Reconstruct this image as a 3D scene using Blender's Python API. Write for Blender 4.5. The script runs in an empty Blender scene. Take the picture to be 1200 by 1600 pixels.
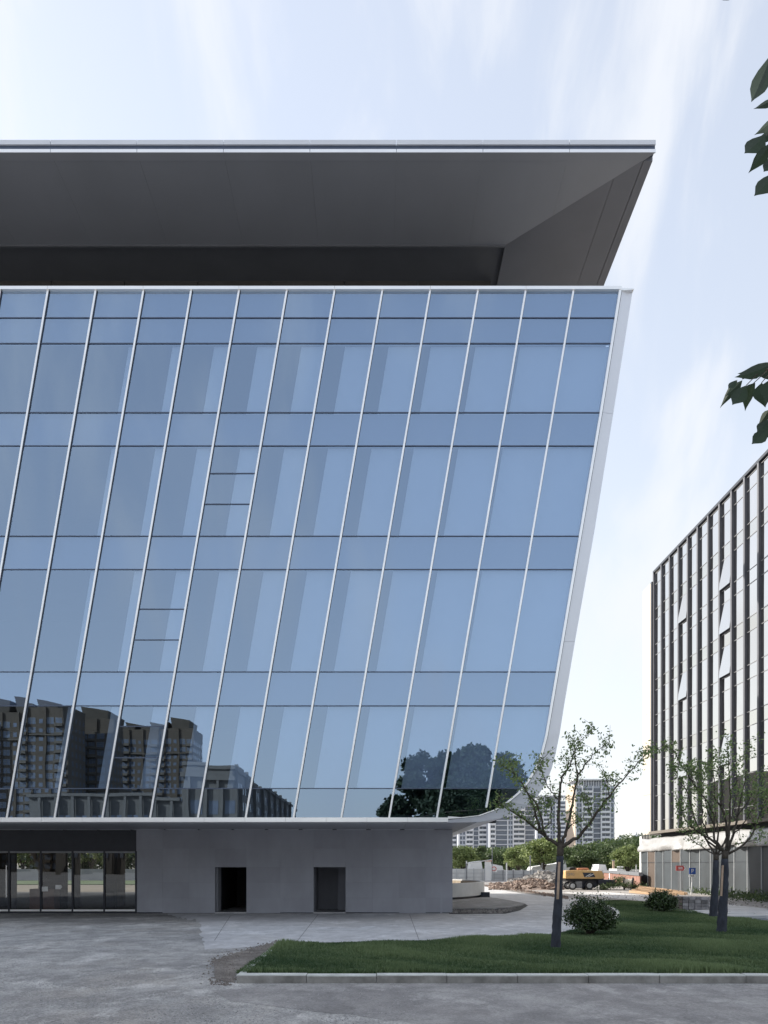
import bpy, math, random
import numpy as np
from mathutils import Vector, Matrix, noise
random.seed(11); rng = np.random.default_rng(11)
R = math.radians
scene = bpy.context.scene
C = bpy.data.collections.new('place'); scene.collection.children.link(C)

# ------------------------------------------------------------------ camera, sky, sun, exposure
F, CX, HY, EYE = 1400.0, 590.0, 1351.0, 2.4          # focal length in photo pixels, principal column, horizon row, eye height
cd = bpy.data.cameras.new('camera'); cam = bpy.data.objects.new('camera', cd); C.objects.link(cam)
cam.location = (0, 0, EYE); cam.rotation_euler = (R(90), 0, 0)
cd.sensor_fit = 'HORIZONTAL'; cd.sensor_width = 36; cd.lens = 42.0
cd.shift_x = 10/1200; cd.shift_y = (HY-800)/1200
cd.clip_start = .1; cd.clip_end = 6000
scene.camera = cam
scene.render.resolution_x = 768; scene.render.resolution_y = 1024
SUN_EL, SUN_AZ = 29.0, -58.0                          # azimuth measured from straight ahead, to the left
world = bpy.data.worlds.new('World'); scene.world = world; world.use_nodes = True
wn = world.node_tree; wn.nodes.clear()
def wnode(t, **k):
    n = wn.nodes.new(t)
    for a, b in k.items(): setattr(n, a, b)
    return n
wo = wnode('ShaderNodeOutputWorld'); bg = wnode('ShaderNodeBackground'); sky = wnode('ShaderNodeTexSky')
sky.sky_type = 'NISHITA'; sky.sun_disc = False
sky.sun_elevation = R(SUN_EL); sky.sun_rotation = R(SUN_AZ)
sky.air_density = 1.0; sky.dust_density = 1.0; sky.ozone_density = 1.6; sky.altitude = 10
bg.inputs['Strength'].default_value = .15
# thin high cloud: a veil everywhere, stronger low down and in drawn-out wisps
geo = wnode('ShaderNodeTexCoord')
mp = wnode('ShaderNodeMapping'); mp.inputs['Rotation'].default_value = (0, R(22), 0); mp.inputs['Scale'].default_value = (4.6, 2.0, 1.4)
nz = wnode('ShaderNodeTexNoise'); nz.inputs['Scale'].default_value = 2.4; nz.inputs['Detail'].default_value = 7; nz.inputs['Roughness'].default_value = .52
nz.inputs['Distortion'].default_value = .35
cr = wnode('ShaderNodeMapRange'); cr.interpolation_type = 'SMOOTHSTEP'
cr.inputs[1].default_value = .46; cr.inputs[2].default_value = .70; cr.inputs[3].default_value = .0; cr.inputs[4].default_value = .8
sep = wnode('ShaderNodeSeparateXYZ')
lo = wnode('ShaderNodeMapRange'); lo.interpolation_type = 'SMOOTHSTEP'
lo.inputs[1].default_value = .0; lo.inputs[2].default_value = .62; lo.inputs[3].default_value = .85; lo.inputs[4].default_value = .62
mx = wnode('ShaderNodeMath', operation='MAXIMUM')
mix = wnode('ShaderNodeMixRGB'); vc = wnode('ShaderNodeMixRGB'); vc.inputs['Color1'].default_value = (1.36, 1.50, 1.74, 1); vc.inputs['Color2'].default_value = (2.35, 2.37, 2.42, 1)
L = wn.links.new
L(geo.outputs['Generated'], mp.inputs['Vector']); L(mp.outputs[0], nz.inputs['Vector']); L(nz.outputs['Fac'], cr.inputs[0])
L(geo.outputs['Generated'], sep.inputs[0]); L(sep.outputs['Z'], lo.inputs[0])
L(lo.outputs[0], mix.inputs['Fac'])
mc = wnode('ShaderNodeMixRGB'); mc.inputs['Color2'].default_value = (2.2, 2.27, 2.4, 1); L(cr.outputs[0], mc.inputs['Fac'])
L(lo.outputs[0], vc.inputs['Fac']); L(vc.outputs[0], mix.inputs['Color2'])
tn = wnode('ShaderNodeMixRGB', blend_type='MULTIPLY'); tn.inputs['Fac'].default_value = 1; tn.inputs['Color2'].default_value = (.80, .745, .70, 1)
L(sky.outputs[0], tn.inputs['Color1']); L(tn.outputs[0], mix.inputs['Color1']); L(mix.outputs[0], mc.inputs['Color1']); L(mc.outputs[0], bg.inputs['Color']); L(bg.outputs[0], wo.inputs['Surface'])

sd = bpy.data.lights.new('sun', 'SUN'); sd.energy = 2.6; sd.angle = R(.5); sd.color = (1, .93, .82)
so = bpy.data.objects.new('sun', sd); C.objects.link(so)
to_sun = Vector((math.sin(R(SUN_AZ))*math.cos(R(SUN_EL)), math.cos(R(SUN_AZ))*math.cos(R(SUN_EL)), math.sin(R(SUN_EL))))
so.rotation_euler = to_sun.to_track_quat('Z', 'Y').to_euler(); so.location = (-30, 60, 60)
vs = scene.view_settings; vs.view_transform = 'Standard'; vs.look = 'None'; vs.exposure = 1.52; vs.gamma = 1; vs.use_curve_mapping = False

# ------------------------------------------------------------------ helpers
def P(x, y, D): return ((x-CX)*D/F, D, EYE+(HY-y)*D/F)          # a photo pixel at a known distance
def G(x, y, z=0.0):                                              # a photo pixel on level ground
    D = F*(EYE-z)/(y-HY); return ((x-CX)*D/F, D)

def mat(name, col, rough=.6, metal=0.0, var=.12, scale=3.0, bump=0.0, bscale=40.0, col2=None, spec=.5, stretch=(1, 1, 1), detail=5.0, obj=False):
    m = bpy.data.materials.new(name); m.use_nodes = True; nt = m.node_tree; n = nt.nodes; l = nt.links.new
    b = n['Principled BSDF']; b.inputs['Roughness'].default_value = rough; b.inputs['Metallic'].default_value = metal
    b.inputs['Specular IOR Level'].default_value = spec
    if obj: src = n.new('ShaderNodeTexCoord').outputs['Object']
    else: src = n.new('ShaderNodeNewGeometry').outputs['Position']
    mpp = n.new('ShaderNodeMapping'); mpp.inputs['Scale'].default_value = stretch; l(src, mpp.inputs[0])
    t = n.new('ShaderNodeTexNoise'); t.inputs['Scale'].default_value = scale; t.inputs['Detail'].default_value = detail; t.inputs['Roughness'].default_value = .6
    l(mpp.outputs[0], t.inputs['Vector'])
    r = n.new('ShaderNodeMapRange'); r.inputs[1].default_value = .3; r.inputs[2].default_value = .7; l(t.outputs['Fac'], r.inputs[0])
    mxx = n.new('ShaderNodeMixRGB'); c1 = [c*(1-var) for c in col]; c2 = col2 if col2 else [min(1, c*(1+var)) for c in col]
    mxx.inputs['Color1'].default_value = (*c1, 1); mxx.inputs['Color2'].default_value = (*c2, 1); l(r.outputs[0], mxx.inputs['Fac'])
    l(mxx.outputs[0], b.inputs['Base Color'])
    if bump:
        t2 = n.new('ShaderNodeTexNoise'); t2.inputs['Scale'].default_value = bscale; t2.inputs['Detail'].default_value = 4; l(src, t2.inputs['Vector'])
        bp = n.new('ShaderNodeBump'); bp.inputs['Strength'].default_value = bump; bp.inputs['Distance'].default_value = .02
        l(t2.outputs['Fac'], bp.inputs['Height']); l(bp.outputs[0], b.inputs['Normal'])
    return m

def ground_mat(name, dark, light, tint, grain=.25, big=.16, rough=.9, cracks=0.0):
    """rough paving: big stains, mid patches, fine grit"""
    m = bpy.data.materials.new(name); m.use_nodes = True; nt = m.node_tree; n = nt.nodes; l = nt.links.new
    b = n['Principled BSDF']; b.inputs['Roughness'].default_value = rough; b.inputs['Specular IOR Level'].default_value = .3
    pos = n.new('ShaderNodeNewGeometry').outputs['Position']
    def nt_(scale, det, rgh=.6, dist=0.0, st=(1, 1, 1)):
        mpp = n.new('ShaderNodeMapping'); mpp.inputs['Scale'].default_value = st; l(pos, mpp.inputs[0])
        t = n.new('ShaderNodeTexNoise'); t.inputs['Scale'].default_value = scale; t.inputs['Detail'].default_value = det
        t.inputs['Roughness'].default_value = rgh; t.inputs['Distortion'].default_value = dist; l(mpp.outputs[0], t.inputs['Vector']); return t.outputs['Fac']
    def rg(s, a, c, lo_=0., hi=1.):
        r = n.new('ShaderNodeMapRange'); r.interpolation_type = 'SMOOTHSTEP'
        for i, v in enumerate((a, c, lo_, hi)): r.inputs[i+1].default_value = v
        l(s, r.inputs[0]); return r.outputs[0]
    def mixc(f, a, c, mode='MIX'):
        q = n.new('ShaderNodeMixRGB'); q.blend_type = mode
        for i, v in (('Fac', f), ('Color1', a), ('Color2', c)):
            if hasattr(v, 'is_linked') or hasattr(v, 'links'): l(v, q.inputs[i])
            elif i == 'Fac': q.inputs[i].default_value = v
            else: q.inputs[i].default_value = (*v, 1)
        return q.outputs[0]
    base = mixc(rg(nt_(big, 12, .72, .15), .34, .66), dark, light)
    base = mixc(rg(nt_(.32, 6, .6, .3, (1, .6, 1)), .48, .64, 0, .75), base, tint)
    base = mixc(rg(nt_(1.3, 12, .8, .0, (1, .7, 1)),   .40, .62, .0, .6), base, [c*.66 for c in dark]); base = mixc(rg(nt_(.6, 12, .78, .2, (1, .6, 1)), .52, .62, .0, .6), base, [min(1, c*1.2) for c in light])
    gr = rg(nt_(18, 8, .9), .3, .72, 1-grain, 1+grain)
    hs = n.new('ShaderNodeMixRGB'); hs.blend_type = 'MULTIPLY'; hs.inputs['Fac'].default_value = 1
    l(base, hs.inputs['Color1']); l(gr, hs.inputs['Color2']); out = hs.outputs[0]
    if cracks:
        vo = n.new('ShaderNodeTexVoronoi'); vo.feature = 'DISTANCE_TO_EDGE'; vo.inputs['Scale'].default_value = .16
        nn = n.new('ShaderNodeVectorMath'); nn.operation = 'ADD'; l(pos, nn.inputs[0])
        tt = n.new('ShaderNodeTexNoise'); tt.inputs['Scale'].default_value = 1.2; tt.inputs['Detail'].default_value = 5; l(pos, tt.inputs['Vector']); l(tt.outputs['Color'], nn.inputs[1])
        l(nn.outputs[0], vo.inputs['Vector'])
        out = mixc(rg(vo.outputs['Distance'], .0, .006, cracks, 0), out, [c*.3 for c in dark])
    l(out, b.inputs['Base Color'])
    bp = n.new('ShaderNodeBump'); bp.inputs['Strength'].default_value = .55; bp.inputs['Distance'].default_value = .02
    l(nt_(16, 8, .8), bp.inputs['Height']); l(bp.outputs[0], b.inputs['Normal'])
    return m

def glass_mat(name, refl, tint, trans, fac, wav=.02, wscale=.7, rough=0.0, edge=.35):
    m = bpy.data.materials.new(name); m.use_nodes = True; nt = m.node_tree; n = nt.nodes; l = nt.links.new; n.clear()
    o = n.new('ShaderNodeOutputMaterial'); g = n.new('ShaderNodeBsdfGlossy'); g.inputs['Color'].default_value = (*refl, 1); g.inputs['Roughness'].default_value = rough
    t = n.new('ShaderNodeBsdfTransparent'); t.inputs['Color'].default_value = (*trans, 1)
    ms = n.new('ShaderNodeMixShader')
    lw = n.new('ShaderNodeLayerWeight'); lw.inputs['Blend'].default_value = .25
    mr = n.new('ShaderNodeMapRange'); mr.inputs[1].default_value = 0; mr.inputs[2].default_value = 1; mr.inputs[3].default_value = fac; mr.inputs[4].default_value = min(1, fac+edge)
    l(lw.outputs['Fresnel'], mr.inputs[0]); l(mr.outputs[0], ms.inputs[0]); l(t.outputs[0], ms.inputs[1]); l(g.outputs[0], ms.inputs[2]); l(ms.outputs[0], o.inputs[0])
    pos = n.new('ShaderNodeNewGeometry').outputs['Position']
    tn = n.new('ShaderNodeTexNoise'); tn.inputs['Scale'].default_value = wscale; tn.inputs['Detail'].default_value = 1; l(pos, tn.inputs['Vector'])
    bp = n.new('ShaderNodeBump'); bp.inputs['Strength'].default_value = wav; bp.inputs['Distance'].default_value = .05
    l(tn.outputs['Fac'], bp.inputs['Height']); l(bp.outputs[0], g.inputs['Normal'])
    return m

def leaf_mat(name, c1, c2, rough=.5, scale=1.5, trans=.25):
    m = bpy.data.materials.new(name); m.use_nodes = True; nt = m.node_tree; n = nt.nodes; l = nt.links.new
    b = n['Principled BSDF']; b.inputs['Roughness'].default_value = rough
    at = n.new('ShaderNodeAttribute'); at.attribute_name = 'shade'
    mxx = n.new('ShaderNodeMixRGB'); mxx.inputs['Color1'].default_value = (*c1, 1); mxx.inputs['Color2'].default_value = (*c2, 1)
    l(at.outputs['Fac'], mxx.inputs['Fac']); l(mxx.outputs[0], b.inputs['Base Color'])
    tr = n.new('ShaderNodeBsdfTranslucent'); l(mxx.outputs[0], tr.inputs['Color'])
    ms = n.new('ShaderNodeMixShader'); ms.inputs[0].default_value = trans
    l(b.outputs[0], ms.inputs[1]); l(tr.outputs[0], ms.inputs[2]); l(ms.outputs[0], n['Material Output'].inputs['Surface'])
    return m

class MB:
    def __init__(s): s.v = []; s.f = []
    def poly(s, pts):
        i = len(s.v); s.v += [tuple(p) for p in pts]; s.f.append(tuple(range(i, i+len(pts)))); return s
    def hexa(s, a, b):                                        # two matching loops joined into a solid
        n = len(a); i = len(s.v); s.v += [tuple(p) for p in a]+[tuple(p) for p in b]
        s.f.append(tuple(range(i+n-1, i-1, -1))); s.f.append(tuple(range(i+n, i+2*n)))
        for k in range(n): s.f.append((i+k, i+(k+1) % n, i+n+(k+1) % n, i+n+k))
        return s
    def box(s, x0, x1, y0, y1, z0, z1):
        return s.hexa([(x0, y0, z0), (x1, y0, z0), (x1, y1, z0), (x0, y1, z0)], [(x0, y0, z1), (x1, y0, z1), (x1, y1, z1), (x0, y1, z1)])
    def obox(s, c, size, rz=0, tilt=None):                    # box turned about z (and tilted)
        M = Matrix.Translation(c) @ Matrix.Rotation(rz, 4, 'Z')
        if tilt: M = M @ Matrix.Rotation(tilt[0], 4, 'X') @ Matrix.Rotation(tilt[1], 4, 'Y')
        w, d, h = [q/2 for q in size]
        a = [M @ Vector(p) for p in ((-w, -d, -h), (w, -d, -h), (w, d, -h), (-w, d, -h))]
        b = [M @ Vector(p) for p in ((-w, -d, h), (w, -d, h), (w, d, h), (-w, d, h))]
        return s.hexa(a, b)
    def tube(s, pts, rad, n=6, cap=True):
        pts = [Vector(p) for p in pts]; rad = rad if hasattr(rad, '__len__') else [rad]*len(pts)
        i0 = len(s.v)
        for k, p in enumerate(pts):
            d = (pts[min(k+1, len(pts)-1)]-pts[max(k-1, 0)]); d = d.normalized() if d.length > 1e-9 else Vector((0, 0, 1))
            u = d.cross(Vector((0, 1, 0)) if abs(d.y) < .9 else Vector((1, 0, 0))).normalized(); w = d.cross(u)
            for j in range(n):
                a = 2*math.pi*j/n; s.v.append(tuple(p+(u*math.cos(a)+w*math.sin(a))*rad[k]))
        for k in range(len(pts)-1):
            for j in range(n):
                a = i0+k*n+j; b = i0+k*n+(j+1) % n; s.f.append((a, b, b+n, a+n))
        if cap:
            s.f.append(tuple(i0+j for j in range(n-1, -1, -1))); s.f.append(tuple(i0+(len(pts)-1)*n+j for j in range(n)))
        return s
    def mesh(s, name, m, smooth=False):
        me = bpy.data.meshes.new(name); me.from_pydata(s.v, [], s.f); me.update()
        if m: me.materials.append(m)
        if smooth: me.polygons.foreach_set('use_smooth', [True]*len(me.polygons))
        return me
    def build(s, name, m, parent=None, smooth=False, bevel=0):
        o = bpy.data.objects.new(name, s.mesh(name, m, smooth)); C.objects.link(o)
        if parent:
            o.parent = parent; o.matrix_parent_inverse = parent.matrix_basis.inverted()
        if bevel:
            b = o.modifiers.new('b', 'BEVEL'); b.width = bevel; b.segments = 2; b.limit_method = 'ANGLE'
        return o
def tag(o, label=None, cat=None, group=None, kind=None):
    if label: o['label'] = label
    if cat: o['category'] = cat
    if group: o['group'] = group
    if kind: o['kind'] = kind
    return o
def empty(name, loc, label, cat, group=None):
    o = bpy.data.objects.new(name, None); o.location = loc; C.objects.link(o); return tag(o, label, cat, group)
def copy_tree(o, loc=None, rz=None, sc=None, parent=None, **kw):
    c = o.copy(); C.objects.link(c)
    if parent: c.parent = parent
    for ch in [x for x in C.objects if x.parent == o]: copy_tree(ch, parent=c)
    if loc is not None: c.location = loc
    if rz is not None: c.rotation_euler = (0, 0, rz)
    if sc is not None: c.scale = (sc, sc, sc) if not hasattr(sc, '__len__') else sc
    if kw: tag(c, **kw)
    return c

def quads_mesh(name, V, m, shade=None, per=4):
    """V: (n*per,3) array, one face per `per` vertices"""
    n = len(V)//per; me = bpy.data.meshes.new(name)
    me.vertices.add(len(V)); me.vertices.foreach_set('co', V.astype(np.float32).ravel())
    me.loops.add(len(V)); me.loops.foreach_set('vertex_index', np.arange(len(V), dtype=np.int32))
    me.polygons.add(n); me.polygons.foreach_set('loop_start', np.arange(0, n*per, per, dtype=np.int32)); me.polygons.foreach_set('loop_total', np.full(n, per, dtype=np.int32))
    if shade is not None:
        a = me.attributes.new('shade', 'FLOAT', 'FACE'); a.data.foreach_set('value', shade.astype(np.float32))
    me.update(calc_edges=True); me.materials.append(m); return me
def leaves_at(pts, size, r=None, droop=.3, aspect=.5):
    """rhombic leaves with random directions around the points"""
    n = len(pts); r = r or rng
    d = r.normal(size=(n, 3)); d[:, 2] -= droop; d /= np.linalg.norm(d, axis=1)[:, None]
    q = r.normal(size=(n, 3)); u = np.cross(d, q); u /= np.linalg.norm(u, axis=1)[:, None]
    s = size*(.65+.7*r.random(n))[:, None]
    a = pts; b = pts+d*s*.5+u*s*aspect*.5; c = pts+d*s; e = pts+d*s*.5-u*s*aspect*.5
    return np.stack([a, b, c, e], 1).reshape(-1, 3)
def text_obj(name, cu, m):
    t = bpy.data.objects.new('t', cu); C.objects.link(t); dg = bpy.context.evaluated_depsgraph_get(); me = bpy.data.meshes.new_from_object(t.evaluated_get(dg))
    bpy.data.objects.remove(t); me.materials.clear(); me.materials.append(m); o = bpy.data.objects.new(name, me); C.objects.link(o); return o
def obj(name, me, parent=None):
    o = bpy.data.objects.new(name, me); C.objects.link(o)
    if parent: o.parent = parent
    return o

# ------------------------------------------------------------------ materials
M = {}
M['asphalt'] = ground_mat('worn_asphalt', (.26, .257, .255), (.56, .55, .53), (.42, .395, .365), grain=.65, big=.11, cracks=.3)
M['concrete'] = ground_mat('concrete_slab', (.50, .50, .51), (.62, .62, .625), (.55, .54, .53), grain=.06, big=.12, cracks=.0)
M['dirtroad'] = ground_mat('dusty_road', (.27, .255, .245), (.42, .40, .38), (.34, .31, .29), grain=.2, big=.2)
M['dirt'] = ground_mat('bare_earth', (.17, .15, .135), (.30, .275, .25), (.22, .20, .18), grain=.4, big=.8)
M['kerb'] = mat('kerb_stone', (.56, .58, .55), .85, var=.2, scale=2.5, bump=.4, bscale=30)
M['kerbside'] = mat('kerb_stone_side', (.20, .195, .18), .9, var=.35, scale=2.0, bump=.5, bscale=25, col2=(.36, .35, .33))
M['soil'] = mat('lawn_soil', (.028, .05, .02), .95, var=.3, scale=4)
M['alu'] = mat('silver_aluminium', (.68, .71, .77), .4, metal=.1, var=.04, scale=.6)
M['fin'] = mat('pale_fin_aluminium', (.95, .96, .98), .28, metal=.6, var=.04, scale=.8)
M['edge'] = mat('pearl_edge_panel', (.74, .77, .83), .35, metal=.25, var=.03, scale=.3)
M['soffit_shade'] = mat('shaded_soffit_panel', (.21, .22, .25), .42, metal=.2, var=.08, scale=.2)  # darker copy of the soffit panel, side shade put into its colour
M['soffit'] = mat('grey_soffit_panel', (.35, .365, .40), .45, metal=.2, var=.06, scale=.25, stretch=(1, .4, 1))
M['soffit_in'] = mat('dark_recess_panel', (.17, .18, .20), .5, metal=.15, var=.08, scale=.4)
M['clere'] = mat('clerestory_panel', (.10, .095, .09), .5, var=.15, scale=.5)
M['wall'] = mat('grey_render_wall', (.33, .34, .385), .75, var=.10, scale=.9, bump=.15, bscale=20, stretch=(1, 1, .5))
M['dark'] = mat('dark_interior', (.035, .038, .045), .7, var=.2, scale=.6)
M['frame'] = mat('dark_frame', (.03, .034, .045), .4, metal=.4, var=.1)
M['transom'] = mat('slate_transom', (.08, .105, .16), .4, metal=.3, var=.1)
M['spandrel'] = mat('spandrel_panel', (.22, .26, .33), .6, var=.03, scale=.6)
M['curtain'] = mat('pale_screen', (.66, .67, .68), .8, var=.03, scale=.6)
M['floor_in'] = mat('lobby_floor', (.05, .048, .048), .65, var=.15, scale=1)
M['bark'] = mat('bark', (.065, .055, .045), .9, var=.35, scale=9, bump=.6, bscale=50)
M['wrap'] = mat('trunk_painted', (.032, .038, .053), .85, var=.4, scale=7, bump=.6, bscale=45, stretch=(1, 1, .5))
M['timber'] = mat('pale_timber', (.62, .42, .26), .7, var=.18, scale=2.5, stretch=(1, 1, 4))
M['stake'] = mat('wooden_stake', (.42, .31, .23), .8, var=.2, scale=5)
M['white'] = mat('white_paint', (.74, .75, .75), .6, var=.06, scale=.6)
M['offwhite'] = mat('dusty_white_wall', (.55, .56, .56), .7, var=.12, scale=.8)
M['hoard'] = mat('site_fence_metal', (.42, .44, .46), .5, var=.1, scale=.5)
M['cream'] = mat('cream_stone', (.56, .51, .43), .6, var=.05, scale=.5)
M['rust'] = mat('rusty_red_panel', (.27, .135, .10), .75, var=.25, scale=1.2, bump=.2)
M['greym'] = mat('grey_steel', (.22, .23, .25), .5, metal=.4, var=.12)
M['trans_g'] = mat('grey_transom', (.24, .245, .26), .5, var=.1)
M['slate'] = mat('slate_metal_fin', (.10, .105, .125), .5, metal=.1, var=.08)
M['yellow'] = mat('machine_yellow', (.60, .39, .17), .45, var=.14, scale=1.5)
M['black'] = mat('black_rubber', (.02, .021, .024), .7, var=.3, scale=3)
M['navy'] = mat('machine_dark_blue', (.025, .03, .05), .4, var=.2)
M['rubble'] = mat('broken_concrete', (.20, .185, .175), .95, var=.5, scale=2.2, bump=.4, col2=(.36, .34, .32))
M['rubble2'] = mat('brick_rubble', (.20, .15, .12), .95, var=.4, scale=1.5, bump=.5, col2=(.33, .25, .21))
M['mesh'] = glass_mat('dusty_sheet', (.28, .29, .31), (1, 1, 1), (.22, .23, .25), .22, .03, 1.0, .35, .15)
M['tarp'] = mat('white_plastic_sheet', (.33, .33, .33), .35, var=.06, scale=1.2, bump=.5, bscale=1.6, spec=.7)
M['tower'] = mat('tower_wall', (.42, .45, .51), .8, var=.04, scale=.1)
M['tower_lt'] = mat('tower_balcony', (.72, .73, .76), .8, var=.03, scale=.1)
M['tower_sunlit'] = mat('tower_side_sunlit', (.60, .48, .38), .8, var=.05, scale=.1)  # warm sunlight from the left, put into the side wall's colour
M['tower_gl'] = mat('tower_window', (.13, .15, .19), .15, var=.15, scale=.3)
M['frame_lt'] = mat('pale_window_frame', (.20, .20, .19), .7, var=.1)
M['brown'] = mat('brown_brick', (.085, .066, .046), .85, var=.15, scale=.2)
M['brown_lt'] = mat('brown_trim', (.11, .092, .07), .8, var=.1, scale=.2)
M['stone'] = mat('grey_stone', (.13, .122, .11), .85, var=.1, scale=.3)
M['red'] = mat('sign_red', (.55, .10, .09), .5, var=.05)
M['blue'] = mat('sign_blue', (.03, .09, .36), .45, var=.05)
M['orange'] = mat('orange_cap', (.60, .26, .14), .7, var=.1)
M['block'] = mat('paving_block', (.27, .27, .28), .9, var=.2, scale=5, bump=.4, col2=(.36, .35, .36))
M['block2'] = mat('brown_paving_block', (.17, .14, .125), .9, var=.2, scale=5, bump=.4)
M['glass'] = glass_mat('blue_mirror_glass', (.50, .66, .88), (1, 1, 1), (.66, .77, .91), .46, .03, .5)
M['shop'] = glass_mat('storefront_glass', (.62, .66, .72), (1, 1, 1), (.42, .43, .43), .12, .02, .6, edge=.2)
M['rglass'] = glass_mat('pale_mirror_glass', (.80, .775, .735), (1, 1, 1), (.20, .22, .25), .62, .02, .5)
M['beigegl'] = glass_mat('beige_spandrel_glass', (.80, .77, .70), (1, 1, 1), (.45, .42, .38), .58, .02, .5)
M['leafA'] = leaf_mat('maple_leaf', (.09, .16, .05), (.30, .38, .15), .5, trans=.4)
M['leafB'] = leaf_mat('bush_leaf', (.022, .045, .016), (.085, .13, .05), .25, trans=.12)
M['leafC'] = leaf_mat('far_leaf_dark', (.04, .07, .025), (.12, .17, .06), .6)
M['leafD'] = leaf_mat('far_leaf_bright', (.10, .15, .045), (.34, .40, .16), .6)
M['leafE'] = leaf_mat('near_leaf', (.012, .03, .012), (.016, .04, .015), .6, trans=.15)
M['grass'] = leaf_mat('lawn_grass', (.04, .088, .03), (.20, .27, .12), .6, trans=.2)

# ------------------------------------------------------------------ the ground
g = MB(); S = 2500; g.poly([(-S, -S, 0), (S, -S, 0), (S, S, 0), (-S, S, 0)])
tag(g.build('ground', M['asphalt']), kind='structure')
def sheet(name, px, z, m, extra=None, kind='structure'):
    pts = [(*G(x, y), z) for x, y in px]
    if extra: pts += [(*e, z) for e in extra]
    return tag(MB().poly(pts).build(name, m), kind=kind)
def jag(p, q, n, amp):
    out = []
    for i in range(n):
        t = i/n; dx, dy = q[0]-p[0], q[1]-p[1]; Lq = math.hypot(dx, dy)+1e-6; e = noise.noise(Vector((p[0]+t*9, p[1]+t*7, 1.3)))*amp+random.uniform(-.18, .18)*amp
        out.append((p[0]+dx*t-dy/Lq*e, p[1]+dy*t+dx/Lq*e*.35))
    return out
# light concrete apron in front of the grey wall, wrapping round to the right
a = [(262, 1427.5)]+jag((262, 1428), (312, 1440), 26, 11)+jag((312, 1440), (318, 1478), 26, 8)+jag((320, 1484), (430, 1478), 30, 5)
a += [(438, 1474), (700, 1469), (860, 1461), (960, 1436.5), (968, 1427), (958, 1419.5), (936, 1409), (880, 1402.5), (840, 1399), (815, 1396), (790, 1392), (757, 1385), (735, 1380), (700, 1376)]
sheet('concrete_apron', a, .004, M['concrete'], [(2, 130), (2, 45)])
# dusty site road running off to the right and back
sheet('site_road', [(1400, 1480), (1210, 1445), (1120, 1436), (1050, 1422), (1000, 1411), (950, 1406), (885, 1401), (845, 1396.5), (795, 1391.5), (757, 1384), (735, 1379), (703, 1374.5), (720, 1371), (830, 1372), (1000, 1383), (1020, 1390), (1200, 1408), (1400, 1440)], .008, M['dirtroad'])
sheet('lighter_road_strip', [(1300, 1450), (1150, 1430), (1040, 1411), (940, 1402), (870, 1394), (950, 1394), (1060, 1404), (1300, 1432)], .012, M['concrete'])
# bare earth along the lawn's left kerb
e = jag((334, 1502), (380, 1486), 7, 5)+jag((380, 1486), (434, 1472), 8, 4)+[(430, 1478), (404, 1498), (368, 1522), (366, 1534)]+jag((360, 1536), (330, 1528), 5, 5)
sheet('bare_earth', e, .016, M['dirt'])
# dirt strip in front of the kerb
e = jag((330, 1548), (420, 1541), 6, 4)+[(500, 1537.5), (800, 1537.3), (1200, 1541), (1300, 1545)]+jag((1300, 1600), (700, 1640), 8, 8)+jag((700, 1605), (330, 1560), 12, 8)
sheet('dusty_strip', e, .004, ground_mat('dusty_paving', (.26, .252, .25), (.42, .408, .395), (.34, .325, .315), grain=.35, big=.35, cracks=.25))
jn = MB()
for (xa, ya), (xb, yb_) in (((497, 1429), (462, 1474)), ((640, 1429), (655, 1470)), ((360, 1431), (335, 1470)), ((700, 1432), (840, 1461)), ((724, 1429), (822, 1424)), ((822, 1424), (930, 1438)), ((840, 1400), (905, 1415)), ((330, 1446), (700, 1446))):
    A_, B_ = Vector((*G(xa, ya), .0085)), Vector((*G(xb, yb_), .0085)); n_ = Vector((-(B_-A_).y, (B_-A_).x, 0)).normalized()*.012; jn.poly([A_-n_, B_-n_, B_+n_, A_+n_])
tag(jn.build('slab_joints', mat('joint_sealant', (.20, .20, .20), .9)), kind='structure')
# faint painted line on the apron
mk = MB(); z = .009
for pts in ([(484, 1453), (484, 1451.8), (556, 1451.8), (566, 1453)], [(556, 1451.8), (566, 1453), (572, 1452.6), (588, 1448), (600, 1448), (580, 1447), (571, 1447.3)]):
    mk.poly([(*G(x, y), z) for x, y in pts])
for x0, x1 in ((340, 352), (368, 380), (420, 436), (452, 470)): mk.poly([(*G(x0, 1451.5), z), (*G(x1, 1451.5), z), (*G(x1, 1450.6), z), (*G(x0, 1450.8), z)])
tag(mk.build('road_marking', mat('worn_white_line', (.55, .56, .57), .8, var=.15, scale=3)), 'worn white road line painted on the concrete apron', 'road marking')
# little bits of grit and broken asphalt on the worn surface
def scatter(name, px_fn, n, smin, smax, m, label=None, cat=None):
    V = np.array([(-1, -1, 0), (1, -1, 0), (1, 1, 0), (-1, 1, 0), (0, 0, 1.)]); Fc = [(0, 1, 4), (1, 2, 4), (2, 3, 4), (3, 0, 4)]
    vs_, fs = [], []
    for i in range(n):
        x, y, z, k = px_fn(i); s = random.uniform(smin, smax)*k; a = random.random()*6.28; c, si = math.cos(a), math.sin(a); b = len(vs_)
        q = [random.uniform(.6, 1.3) for _ in range(5)]
        for j, (u, v, w) in enumerate(V): vs_.append((x+s*q[j]*(u*c-v*si)*.6, y+s*q[j]*(u*si+v*c)*.6, z+w*s*.8*q[j]-.2*s))
        fs += [tuple(b+t for t in f) for f in Fc]
    mb = MB(); mb.v = vs_; mb.f = fs; o = mb.build(name, m); tag(o, label, cat, kind='stuff'); return o
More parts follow.
